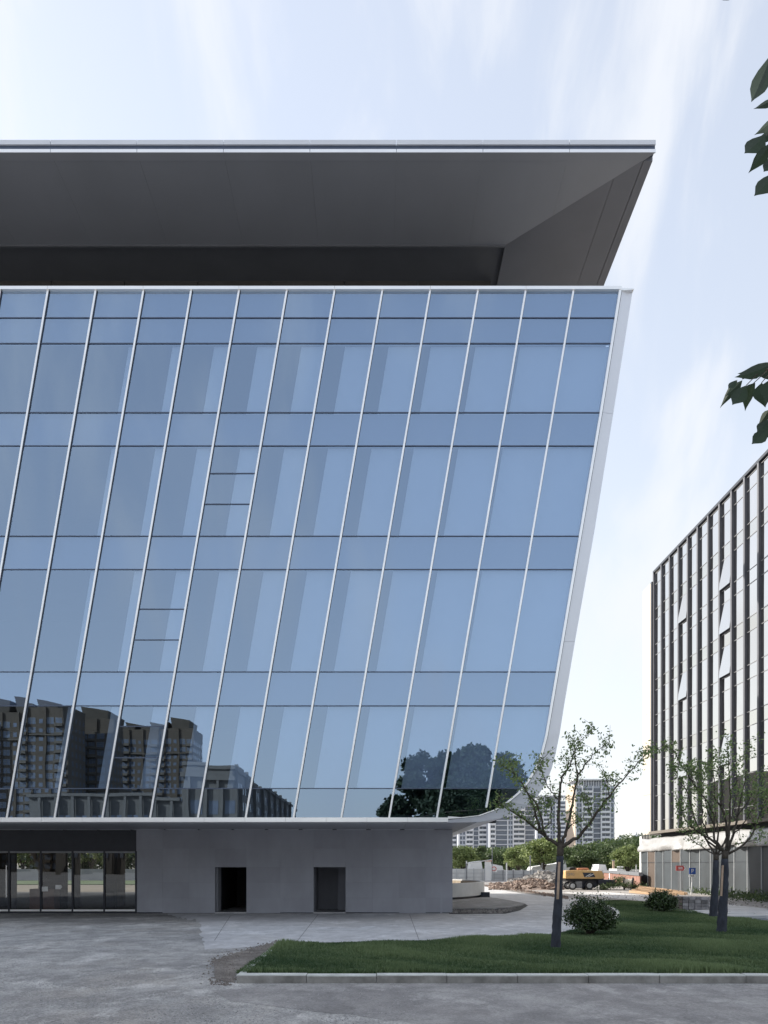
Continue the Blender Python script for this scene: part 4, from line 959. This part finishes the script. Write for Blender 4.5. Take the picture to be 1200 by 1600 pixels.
# rubble heaps
def heap(name, px0, px1, y0, y1, hmax, n, m, label, s0, s1, peak=.7):
    x0, d0 = G(px0, y1); x1, _ = G(px1, y1); D0 = G(0, y1)[1]; D1 = G(0, y0)[1]; cx_ = (px0+px1)/2
    vv = []; ff = []; NX, NY = 46, 18
    def hh(u, v):
        e_ = math.sin(math.pi*u)**.7*math.sin(math.pi*v)**.6; b = math.exp(-((u-peak)/.28)**2)*.8+.2
        return max(0, hmax*e_*b*(1+.5*noise.noise(Vector((u*9, v*6, px0)))))
    def loc(u, v):
        D = D0+(D1-D0)*v; return ((px0+(px1-px0)*u-CX)*D/F, D)
    for i in range(NX+1):
        for j in range(NY+1): u, v = i/NX, j/NY; x, y = loc(u, v); vv.append((x, y, hh(u, v)-.02))
    for i in range(NX):
        for j in range(NY): q = i*(NY+1)+j; ff.append((q, q+NY+1, q+NY+2, q+1))
    b = len(vv)
    for i in range(n):
        u, v = random.uniform(.03, .97), random.uniform(.03, .97); x, y = loc(u, v); z = hh(u, v); s = random.uniform(s0, s1)
        mbx = MB().obox((x, y, z+s*.2), (s*random.uniform(.6, 1.6), s*random.uniform(.5, 1.2), s*random.uniform(.3, .8)), random.random()*3.1, (random.uniform(-.7, .7), random.uniform(-.7, .7)))
        k = len(vv); vv += mbx.v; ff += [tuple(k+t for t in f) for f in mbx.f]
    mb_ = MB(); mb_.v = vv; mb_.f = ff; o = mb_.build(name, m); tag(o, label, 'rubble', kind='stuff')
heap('rubble_heap', 792, 905, 1374, 1387, 1.05, 1000, M['rubble'], 'grey heap of broken concrete between site fence and yellow machine', .2, .6, .55)
heap('brick_rubble', 762, 885, 1381.5, 1391, .75, 800, M['rubble2'], 'low brown spread of brick rubble in front of the grey heap', .12, .35, .6)
heap('verge_rubble', 740, 880, 1385, 1405, .0, 10, M['dirt'], 'x', .05, .1) if False else None
def verge(i):
    t = random.random(); x = 738+t*150; y = 1380.5+t*22.5+random.gauss(0, .8)*(.5+t); gx, gy = G(x, y); return gx, gy, .0, 1
scatter('verge_stones', verge, 1300, .04, .2, M['rubble2'], 'line of broken stones and earth between apron and site road', 'stones')
def verge2(i):
    x = random.uniform(880, 1230); y = 1395+(x-880)*.065+random.gauss(0, 3.0); gx, gy = G(x, y); return gx, gy, .01, 1
scatter('site_debris', verge2, 380, .03, .12, M['rubble'], 'scattered small rubble on the dusty site road', 'debris')
sheet('dark_verge', [(738, 1380.6), (760, 1383.4), (800, 1389.6), (850, 1395.6), (888, 1400.6), (888, 1402.6), (840, 1398.6), (800, 1392.8), (757, 1385.3)], .016, M['dirt'])

# site fence far behind
sf = empty('site_fence', (20, 134, 0), 'white panel fence left of the gate pillar at the back of the site', 'fence')
Df = 134.0; xq = 700
while xq < 756:
    a, b = (xq-CX)*Df/F, (min(xq+13.4, 757)-CX)*Df/F
    MB().box(a+.02, b-.02, Df, Df+.06, .06, 1.78).build('fence_panel', M['offwhite'], sf); MB().box(b-.05, b+.05, Df-.08, Df, 0, 1.85).build('fence_post', M['hoard'], sf)
    for z in (.55, 1.15): MB().box(a, b-.05, Df-.05, Df-.01, z-.03, z+.03).build('fence_rail', M['hoard'], sf)
    xq += 13.4
sg = empty('site_fence', (26, 134, 0), 'grey panel fence right of the gate pillar behind the rubble', 'fence')
xq = 770
while xq < 935:
    a, b = (xq-CX)*Df/F, (xq+16-CX)*Df/F
    MB().box(a+.02, b-.02, Df, Df+.06, .05, 1.55).build('fence_panel', M['hoard'], sg); MB().box(b-.06, b+.06, Df-.09, Df, 0, 1.62).build('fence_post', M['greym'], sg)
    for z in (.4, .9): MB().box(a, b-.06, Df-.05, Df-.01, z-.02, z+.02).build('fence_rail', M['greym'], sg)
    xq += 16
gp = empty('gate_pillar', ((763-CX)*Df/F, Df, 0), 'white gate pillar with an orange cap between the two fences', 'pillar')
a, b = (758-CX)*Df/F, (767-CX)*Df/F
MB().box(a, b, Df-.3, Df+.5, 0, 2.9).build('shaft', M['white'], gp); MB().box(a-.1, b+.1, Df-.4, Df+.6, 2.9, 3.08).build('cap', M['orange'], gp)
rs = empty('round_sign', ((772-CX)*133/F, 133, 0), 'small white board with a red ring beside the gate pillar', 'sign')
x, y, z = P(772, 1357.5, 133); MB().box(x-.45, x+.45, y, y+.04, z-.5, z+.5).build('board', M['white'], rs)
m = MB(); q = [(x+.3*math.cos(t*.393), y-.03, z+.3*math.sin(t*.393)) for t in range(17)]; m.tube(q, .055, 4, False); m.build('ring', M['red'], rs); MB().tube([(x, y+.02, 0), (x, y+.02, z)], .04, 6).build('post', M['greym'], rs)
for (px, yt, D, lb, rr) in ((769, 1325, 131, 'tall thin pole beside the gate pillar', .06), (729, 1346, 132, 'short grey pole above the white panel fence', .09), (791.5, 1349, 128, 'short white post at the left of the bright tree', .1), (828.5, 1338, 130, 'grey lamp pole in front of the largest bright tree', .08), (847, 1350, 132, 'thin pole behind the grey heap', .05), (958.5, 1345, 120, 'tan wooden post behind the rusty wall', .16), (969, 1353, 118, 'post with a small crosspiece above the rusty wall', .07), (994, 1352, 105, 'slim pale post near the white sheeting', .05)):
    x, y, z = P(px, yt, D); t = empty('pole', (x, y, 0), lb, 'pole', 'poles along the back of the site')
    MB().tube([(x, y, 0), (x, y, z)], rr, 8).build('shaft', M['stake'] if 'tan' in lb else (M['white'] if 'white' in lb else M['greym']), t)
    if 'crosspiece' in lb: MB().box(x-.4, x+.4, y-.05, y+.05, z-.2, z-.05).build('crosspiece', M['fin'], t)
    else: MB().tube([(x, y, z), (x, y, z+.12)], rr*1.3, 8).build('top_cap', M['greym'], t)
ba = empty('barrier_arm', (*P(725, 1349, 131)[:2], 0), 'raised pale barrier arm left of the tall thin pole', 'barrier')
MB().tube([P(729, 1349, 131), P(768, 1343.5, 131)], .07, 6).build('arm', M['offwhite'], ba); MB().tube([(P(729, 0, 131)[0], 131, 0), P(729, 1349, 131)], .12, 6).build('stand', M['greym'], ba)
for (pts, D, lb) in (([(730, 1360), (736, 1347), (752, 1345), (757, 1360)], 138, 'white shed end behind the white panel fence'), ([(769, 1360), (770, 1350), (785, 1353), (790, 1361)], 139, 'white sloping sheet just right of the gate pillar'), ([(822, 1361), (832, 1354.5), (872, 1349), (884, 1345), (888, 1361)], 142, 'long white sloping site tent behind the largest bright tree'), ([(931, 1361), (936, 1350.5), (946, 1351), (954, 1361)], 128, 'small white tarpaulin tent right of the yellow machine'), ([(964, 1364), (964, 1357.5), (974, 1357.5), (974, 1364)], 116, 'small white box above the rusty wall')):
    t = MB().hexa([P(x, y, D) for x, y in pts], [P(x, y, D+0)[:1]+(D+4, P(x, y, D)[2]) for x, y in pts]).build('site_tent' if 'tent' in lb else 'site_shed', M['white']); tag(t, lb, 'tent' if 'tent' in lb else 'shed')
    # let it stand on the ground
    me_ = t.data; zmin = min(v.co.z for v in me_.vertices)
    for v in me_.vertices:
        if v.co.z < zmin+.35*(D/130): v.co.z = 0
# rusty wall
ru = empty('rusty_steel_wall', (28, 105, 0), 'rust red steel panel wall with a grey rail on top', 'wall')
A, B = Vector((33.0, 132, 0)), Vector((26.6, 90.5, 0)); n = 16
for i in range(n):
    a = A.lerp(B, i/n); b = A.lerp(B, (i+1)/n); d = (b-a).normalized()*.04; nn = Vector((-d.y, d.x, 0)).normalized()*-.1
    a_, b_ = a+d, b-d; MB().hexa([a_, b_, b_+nn, a_+nn], [v+Vector((0, 0, 1.25)) for v in (a_, b_, b_+nn, a_+nn)]).build('wall_panel', M['rust'], ru)
    if i % 3 == 0: MB().hexa([a-nn*1.2-d, a-nn*1.2+d*2, a+d*2, a-d], [v+Vector((0, 0, 1.3)) for v in (a-nn*1.2-d, a-nn*1.2+d*2, a+d*2, a-d)]).build('rib', M['rust'], ru)
nn = Vector((-.2, .03, 0))
MB().hexa([A+nn+Vector((0, 0, 1.27)), B+nn+Vector((0, 0, 1.27)), B-nn+Vector((0, 0, 1.27)), A-nn+Vector((0, 0, 1.27))], [A+nn+Vector((0, 0, 1.62)), B+nn+Vector((0, 0, 1.62)), B-nn+Vector((0, 0, 1.62)), A-nn+Vector((0, 0, 1.62))]).build('top_rail', M['greym'], ru)
# big drum lying on its side
x, y, z = P(985, 1377, 84); dr = empty('cable_drum', (x, y, 0), 'cream and black drum lying on its side by the rusty wall', 'drum')
MB().tube([(x-.55, y+.1, .62), (x+.12, y-.15, .62)], .44, 20).build('barrel', M['cream'], dr, smooth=False)
for u in (-.6, .15): 
    MB().tube([(x+u, y+.1-(u+.55)*.37, .62), (x+u+.1, y+.06-(u+.55)*.37, .62)], .58, 24).build('flange', M['black'], dr)
MB().tube([(x+.25, y-.2, .62), (x+.3, y-.22, .62)], .32, 16).build('hub', M['timber'], dr)
# weeds on the site
P_ = []; r = np.random.default_rng(31)
for (px, py, D, rad, n_) in ((978, 1384, 84, 1.1, 500), (996, 1388, 84, .9, 400), (966, 1383, 86, 1.0, 400), (950, 1387, 84, .8, 300), (940, 1389, 85, .7, 200), (968, 1376, 85, .6, 260), (1096, 1398, 75, 1.2, 260), (1120, 1401, 70, 1.4, 300), (1150, 1404, 64, 1.6, 400), (1180, 1407, 60, 1.6, 400), (1205, 1412, 57, 1.6, 400), (1160, 1400, 66, 1.3, 260), (1190, 1402, 63, 1.2, 260)):
    x, y, z = P(px, py, D); d = r.normal(size=(n_, 3))*np.array([rad*.5, rad*.5, .22]); d[:, 2] = np.abs(d[:, 2]); P_.append(np.array([x, y, max(0, z-.1)])+d)
P_ = np.concatenate(P_); o_ = obj('weeds', quads_mesh('weeds', leaves_at(P_, .2, r, -.8, .35), M['leafC'], np.clip(r.normal(.5, .3, len(P_)), 0, 1))); tag(o_, 'patches of green weeds along the site road and the hoarding foot', 'weeds', kind='stuff')
# timber pile, each beam by itself
beams = [(988, 1391, 1040, 1397, 'lowest left beam'), (1000, 1386, 1068, 1394, 'top beam'), (994, 1389, 1060, 1395, 'second beam'), (984, 1393, 1015, 1399, 'short beam bent towards the road'), (1010, 1388, 1074, 1397, 'beam with dark end'), (1018, 1390, 1070, 1399, 'front beam of the right end'), (998, 1387.5, 1050, 1392, 'rear beam'), (1002, 1391, 1058, 1398, 'middle beam')]
for i, (xa, ya, xb, yb_, lb) in enumerate(beams):
    D = 76-i*.7; a = Vector(P(xa, ya, D)); b = Vector(P(xb, yb_, D-2)); a.z = max(a.z, .1); b.z = max(b.z, .1); d = (b-a).normalized(); sd_ = Vector((-d.y, d.x, 0)).normalized()*.09; up = Vector((0, 0, .1))
    o_ = MB().hexa([a-sd_-up, a+sd_-up, a+sd_+up, a-sd_+up], [b-sd_-up, b+sd_-up, b+sd_+up, b-sd_+up]).build('timber_beam', M['timber'], bevel=.01); tag(o_, 'orange tan timber, '+lb+' of the pile behind the low shrub', 'timber', 'timber beams piled by the hoarding')
# stack of paving blocks
bs = empty('block_stack', (15.6, 45, 0), 'stack of grey and brown paving blocks behind the low shrub', 'blocks')
ang = R(-28); c0 = Vector((15.75, 45.6, 0)); ca, sa = math.cos(ang), math.sin(ang)
for k_ in ('block', 'block2', 'wall'):
    nt_b = M[k_].node_tree; oi = nt_b.nodes.new('ShaderNodeObjectInfo'); hv = nt_b.nodes.new('ShaderNodeHueSaturation'); mr_ = nt_b.nodes.new('ShaderNodeMapRange'); mr_.inputs[3].default_value = .55 if k_ != 'wall' else .94; mr_.inputs[4].default_value = 1.35 if k_ != 'wall' else 1.05
    bc_ = nt_b.nodes['Principled BSDF'].inputs['Base Color']; src_ = bc_.links[0].from_socket; nt_b.links.new(oi.outputs['Random'], mr_.inputs[0]); nt_b.links.new(mr_.outputs[0], hv.inputs['Value']); nt_b.links.new(src_, hv.inputs['Color']); nt_b.links.new(hv.outputs[0], bc_)
bm_ = MB().obox((0, 0, 0), (.27, .17, .13)).mesh('block', M['block']); bm2 = MB().obox((0, 0, 0), (.27, .17, .13)).mesh('block', M['block2'])
for lv in range(5):
    for i in range(7):
        for j in range(5):
            if 0 < i < 6 and 0 < j < 4 and lv < 4: continue
            if lv == 4 and random.random() < .25: continue
            u, v = (i-3)*.30, (j-2)*.2; x = c0.x+u*ca-v*sa; y = c0.y+u*sa+v*ca
            o_ = obj('block', bm2 if i < 3 else bm_, bs); o_.matrix_parent_inverse = bs.matrix_basis.inverted(); o_.location = (x, y, .08+lv*.155); o_.rotation_euler = (0, 0, ang+random.uniform(-.04, .04))
# flat sheets lying by the right trees
for i, (px, py, w_, d_, rz, lb) in enumerate(((1092, 1430, 2.3, 1.5, .1, 'pale blue sheet lying flat right of the block stack'), (1128, 1433, 2.4, 1.6, -.15, 'flat grey sheet between the two right trunks'), (1150, 1437, 2.2, 1.5, .2, 'topmost of the flat sheets at the right edge'))):
    x, y = G(px, py); t = empty('board_pile', (x, y, 0), lb, 'boards', 'flat boards beside the right trees')
    for k_ in range(3): MB().obox((x+.06*k_, y, .05+k_*.07), (w_-.1*k_, d_, .05), rz+.05*k_).build('board', mat('bluish_board', (.26, .29, .34), .6) if k_ == 0 else M['hoard'], t)
# signs
for (px, yt, ybt, wpx, hpx, m_, lb) in ((1064, 1352.5, 1360.5, 15, 8, M['red'], 'red arrow sign on a twin post in front of the hoarding'), (1082, 1356, 1366, 10, 10, M['blue'], 'blue square parking sign leaning in front of the hoarding')):
    D = 72 if 'red' in lb else 71; x, y, z0 = P(px, ybt, D); z1 = P(px, yt, D)[2]; w = wpx*D/F/2
    t = empty('arrow_sign' if 'red' in lb else 'parking_sign', (x, y, 0), lb, 'sign')
    if 'red' in lb:
        zm = (z0+z1)/2; pts = [(x-w, z0), (x+w*.55, z0), (x+w, zm), (x+w*.55, z1), (x-w, z1)]
        MB().hexa([(a, y, b) for a, b in pts], [(a, y+.05, b) for a, b in pts]).build('board', m_, t)
        k = MB(); k.hexa([(x+w*.5, y-.008, z0+.04), (x+w*.66, y-.008, z0+.04), (x+w*.96, y-.008, zm), (x+w*.8, y-.008, zm)], [(x+w*.5, y-.002, z0+.04), (x+w*.66, y-.002, z0+.04), (x+w*.96, y-.002, zm), (x+w*.8, y-.002, zm)])
        k.hexa([(x+w*.5, y-.008, z1-.04), (x+w*.66, y-.008, z1-.04), (x+w*.96, y-.008, zm), (x+w*.8, y-.008, zm)], [(x+w*.5, y-.002, z1-.04), (x+w*.66, y-.002, z1-.04), (x+w*.96, y-.002, zm), (x+w*.8, y-.002, zm)])
        for u in (-.5, -.28, -.06, .16): k.box(x+u*w, x+(u+.13)*w, y-.008, y-.002, zm-.09, zm+.09)
        k.build('lettering', M['white'], t)
        for u in (-.15, .15): MB().tube([(x+u, y+.09, 0), (x+u, y+.09, z1-.05)], .035, 6).build('post', M['greym'], t)
    else:
        MB().box(x-w, x+w, y, y+.05, z0, z1).build('board', m_, t)
        cu = bpy.data.curves.new('letter', 'FONT'); cu.body = 'P'; cu.size = .46; cu.align_x = 'CENTER'; cu.extrude = .004; o_ = text_obj('letter', cu, M['white']); o_.parent = t; o_.matrix_parent_inverse = t.matrix_basis.inverted(); o_.location = (x, y-.008, z0+.1); o_.rotation_euler = (R(90), 0, 0)
        MB().box(x-w-.02, x+w, y, y+.04, z0-.22, z0-.04).build('lower_plate', M['white'], t); q = MB()
        for u in (-.6, -.35, -.1, .15, .4): q.box(x+u*w, x+(u+.16)*w, y-.006, y-.001, z0-.17, z0-.09)
        q.build('plate_text', M['frame'], t)
        MB().tube([(x-.15, y-.05, 0), (x-.02, y+.08, 1.0), (x, y+.09, z1-.1)], .035, 6).build('post', M['fin'], t)

# ------------------------------------------------------------------ yellow wheeled machine
D = 86.0; ex = empty('wheeled_excavator', (P(912, 0, D)[0], D, 0), 'yellow wheeled site machine with a dark blue front blade beside the rubble', 'excavator')
px_ = lambda x: (x-CX)*D/F; pz = lambda y: EYE+(HY-y)*D/F
def prism(pts, y0, y1): return MB().hexa([(px_(a), y0, pz(b)) for a, b in pts], [(px_(a), y1, pz(b)) for a, b in pts])
prism([(880, 1372.5), (880, 1360.5), (898, 1359.2), (936, 1360.5), (941, 1371.5), (936, 1373)], D-1.1, D+1.3).build('upper_body', M['yellow'], ex, bevel=.05)
prism([(899, 1359.2), (899.5, 1356.5), (916, 1356.2), (918, 1359.4)], D-.8, D+.9).build('engine_cover', M['orange'], ex, bevel=.04)
prism([(887, 1360), (889, 1355.5), (897, 1354.5), (899, 1359.5)], D-.5, D+.8).build('exhaust_guard', M['black'], ex, bevel=.03)
prism([(906, 1363.2), (922, 1363.5), (926, 1370), (909, 1370.3)], D-1.135, D-1.105).build('side_grille', M['navy'], ex)
prism([(910, 1369.6), (912, 1369.6), (920, 1365), (918, 1365)], D-1.15, D-1.138).build('white_stripe', M['white'], ex)
prism([(914, 1369.6), (916, 1369.6), (924, 1365.5), (922.5, 1365.2)], D-1.15, D-1.138).build('white_stripe', M['white'], ex)
cu = bpy.data.curves.new('letters', 'FONT'); cu.body = 'CMG'; cu.size = .34; cu.extrude = .004; o_ = text_obj('lettering', cu, M['greym']); o_.parent = ex; o_.matrix_parent_inverse = ex.matrix_basis.inverted(); o_.location = (px_(881.5), D-1.112, pz(1367.8)); o_.rotation_euler = (R(90), 0, 0)
prism([(880, 1373), (940, 1373), (938, 1376), (882, 1376)], D-.9, D+1.1).build('turntable', M['black'], ex)
prism([(890, 1376), (930, 1376), (932, 1384), (926, 1387), (892, 1387)], D-.7, D+.9).build('undercarriage', M['navy'], ex, bevel=.04)
prism([(930, 1374), (955, 1374.5), (959, 1381), (950, 1385), (932, 1382)], D-1.2, D+1.2).build('front_blade', M['navy'], ex, bevel=.04)
prism([(896, 1377), (906, 1377), (906, 1388), (894, 1388)], D-1.0, D-.72).build('step_ladder', M['greym'], ex, bevel=.03)
for (wx, r_) in ((890.5, 6.2), (916.5, 6.6)):
    x = px_(wx); rr = r_*D/F
    for y0 in (D-1.25, D+.95):
        w = MB(); w.tube([(x, y0, rr), (x, y0+.04, rr), (x, y0+.3, rr), (x, y0+.34, rr)], [rr*.9, rr, rr, rr*.9], 24); wo_ = w.build('wheel', M['black'], ex)
        MB().tube([(x, y0-.03, rr), (x, y0-.003, rr)], [rr*.5, rr*.6], 18).build('rim', M['hoard'], wo_)
    MB().tube([(x, D-1.0, rr), (x, D+1.0, rr)], .09, 8).build('axle', M['greym'], ex)

# ------------------------------------------------------------------ the street behind the viewer (seen mirrored in the glass)
def mirror_block(x0, x1, y, dep, H, fl, m, mt, name, label, grp, roof=True, nb=None):
    t = empty(name, ((x0+x1)/2, y, 0), label, 'building', grp)
    MB().box(x0, x1, y-dep, y, 0, H).build('wall', m, t)
    nb = nb or int((x1-x0)/2.7); q = MB(); bal = MB(); w = (x1-x0)/nb; bd = MB(); pr = MB(); wf = MB()
    for f in range(int(H/fl)-1):
        z = f*fl+.6
        for i in range(nb):
            a = x0+w*i
            if i % 4 == 1: bal.box(a+.1, a+w-.1, y+.02, y+1.3, z-.5, z+.45); q.box(a+.25, a+w-.25, y+.005, y+.03, z+.5, z+2.1)
            elif i % 4 == 3: q.box(a+w*.3, a+w*.7, y+.005, y+.03, z+.5, z+1.8)
            else: q.box(a+.3, a+w*.46, y+.005, y+.03, z+.3, z+2.1); q.box(a+w*.54, a+w-.3, y+.005, y+.03, z+.3, z+2.1)
            if i % 4 != 3:
                for u in (.28, w*.5, w-.28): wf.box(a+u-.05, a+u+.05, y+.031, y+.08, z+.3, z+2.15)
                wf.box(a+.28, a+w-.28, y+.031, y+.08, z+2.1, z+2.2); wf.box(a+.28, a+w-.28, y+.031, y+.09, z+1.35, z+1.42)
        for j in range(int(dep/4)): q.box(x1+.005, x1+.03, y-dep+4*j+1, y-dep+4*j+2.4, z+.4, z+2.0)
    for i in range(0, nb+1, 2): pr.box(x0+w*i-.25, x0+w*i+.25, y+.03, y+.6, 0, H)
    for f in (int(H/fl)-3, 4): bd.box(x0-.2, x1+.2, y+.02, y+.8, f*fl, f*fl+.4)
    for b_, nm, mm in ((q, 'windows', M['tower_gl']), (wf, 'window_frames', M['frame_lt']), (bal, 'balconies', mt), (pr, 'piers', m), (bd, 'bands', mt)):
        o_ = b_.build(nm, mm, t); o_['kind'] = 'stuff'
    if roof:
        for i in range(0, max(1, nb//3)):
            a = x0+(x1-x0)*(i+.1)/max(1, nb//3); b = a+(x1-x0)*.7/max(1, nb//3)
            MB().hexa([(a, y-dep*.7, H), (b, y-dep*.7, H), (b, y-1, H), (a, y-1, H)], [(a-.8, y-dep*.7, H+4.6), (b+.8, y-dep*.7, H+3), (b+.8, y+.4, H+3), (a-.8, y+.4, H+4.6)]).build('roof_house', mt, t)
    return t
gB = 'brown apartment towers mirrored in the glass'
mirror_block(-185, -133, -215, 16, 52, 3.0, M['brown'], M['brown_lt'], 'brown_apartment_tower', 'brown tower farthest left in the mirrored row', gB)
mirror_block(-131, -102, -222, 18, 54, 3.0, M['brown'], M['brown_lt'], 'brown_apartment_tower', 'tallest mirrored brown tower with stepped roof at left', gB)
mirror_block(-106, -94, -246, 18, 53, 3.0, M['brown'], M['brown_lt'], 'brown_apartment_tower', 'narrow mirrored brown tower, second of the row', gB)
mirror_block(-103, -75, -285, 20, 55, 3.0, M['brown'], M['brown_lt'], 'brown_apartment_tower', 'mirrored brown tower above the low stone block', gB)
cb = empty('stone_office_block', (-45, -190, 0), 'long grey stone office block mirrored low in the glass, running away', 'building')
MB().box(-44, -32, -267, -127, 0, 23.5).build('wall', M['stone'], cb); MB().box(-78, -44.01, -240, -127.4, 0, 16.8).build('lower_wing', M['stone'], cb)
q = MB(); pr = MB()
for i in range(-5, 7):
    a = -57.2+i*3.65
    q.box(a+.5, a+1.5, -126.995, -126.95, 4, 12.5); q.box(a+1.9, a+2.9, -126.995, -126.95, 4, 12.5); (q.box(a+.6, a+2.8, -126.995, -126.95, 14, 17) if a > -44.5 else None); pr.box(a-.3, a+.3, -126.99, -126.2, 0, 21 if a > -44.6 else 16.7)
for i in range(34):
    y = -130-i*4
    for z in (3, 7, 11, 15, 19): q.box(-31.99, -31.95, y-2.6, y-.8, z, z+2.2)
    if i % 4 == 0: pr.box(-31.99, -31.2, y-.4, y+.4, 0, 24.8)
pr.box(-44.5, -31.4, -127.6, -126.1, 21, 22); pr.box(-44.3, -31.5, -268, -126.6, 23.5, 24.3); pr.box(-78.4, -44.4, -128, -126.6, 16.8, 17.5)
for nm, b_, mm in (('windows', q, M['tower_gl']), ('pilasters', pr, M['stone'])):
    o_ = b_.build(nm, mm, cb); o_['kind'] = 'stuff'
for yy_ in (-150, -185, -215): MB().box(-40, -34, yy_-8, yy_, 24.3, 26.5).build('roof_house', M['stone'], cb)
# trees and street strip behind the viewer
smat = leaf_mat('street_leaf', (.012, .026, .012), (.03, .055, .025), .7)
t = empty('street_tree', (7.2, -20, 0), 'big dense dark tree mirrored low in the glass near the curved corner', 'tree')
for (ox, oz, rx_, rz_, n_) in ((2.2, 7.0, 2.0, 2.6, 4000), (5.2, 11.2, 3.0, 3.4, 7000), (10.0, 12.0, 2.9, 4.3, 8000), (13.2, 10.6, 2.6, 3.8, 6000), (8.0, 7.2, 6.0, 5.0, 16000), (7.8, 12.0, 1.9, 2.6, 3000)):
    c = obj('crown', crown_mesh('crown', int(ox*10), n_, rx_, rz_, .40, smat, 26), t); c.location = (ox-7.2, 0, oz)
k = MB().tube([(7.2, -20, 0), (7.3, -20, 4), (7.2, -20, 9)], [.35, .28, .15], 8).build('trunk', M['bark'], t)
rt = [(-62.5, 'leftmost tree seen through the lobby beside the diagonal brace'), (-57, 'second tree seen through the open lobby door'), (-51.5, 'tree seen through the lobby behind the dark partition'), (-46, 'small tree in the middle of the third storefront pane'), (-41, 'tree seen through the storefront pane nearest the grey wall'), (-35.5, 'tree beyond the lobby hidden mostly by the grey wall')]
for i, (x, lb) in enumerate(rt):
    y = 138+(i % 2)*6; cm_, tm = kinds[(0, 2, 3)[i % 3]]; t = empty('broadleaf_tree', (x, y, 0), lb, 'tree', 'trees seen through the lobby'); s_ = random.uniform(1.0, 1.25)
    c = obj('crown', cm_, t); c.location = (0, 0, 4.4*s_); c.scale = (s_, s_, s_); k = obj('trunk', tm, t); k.location = (0, 0, 4.4*s_); k.scale = (s_, s_, s_*.92)
tag(MB().box(-90, -28, 106, 131, 0, .1).build('rear_lawn', mat('rear_grass', (.08, .14, .04), .9, var=.3, scale=3)), kind='structure')
tag(MB().poly([(-90, 78.4, .006), (-12, 78.4, .006), (-12, 106, .006), (-90, 106, .006)]).build('rear_yard', mat('beige_yard', (.24, .21, .165), .9, var=.15, scale=1)), kind='structure')
sw = empty('rear_boundary_wall', (-60, 134, 0), 'pale grey boundary wall seen through the glazed lobby', 'wall')
for i in range(14): MB().box(-90+i*4.5+.03, -85.5+i*4.5-.03, 134, 134.2, 0, 1.75).build('wall_panel', M['hoard'], sw)
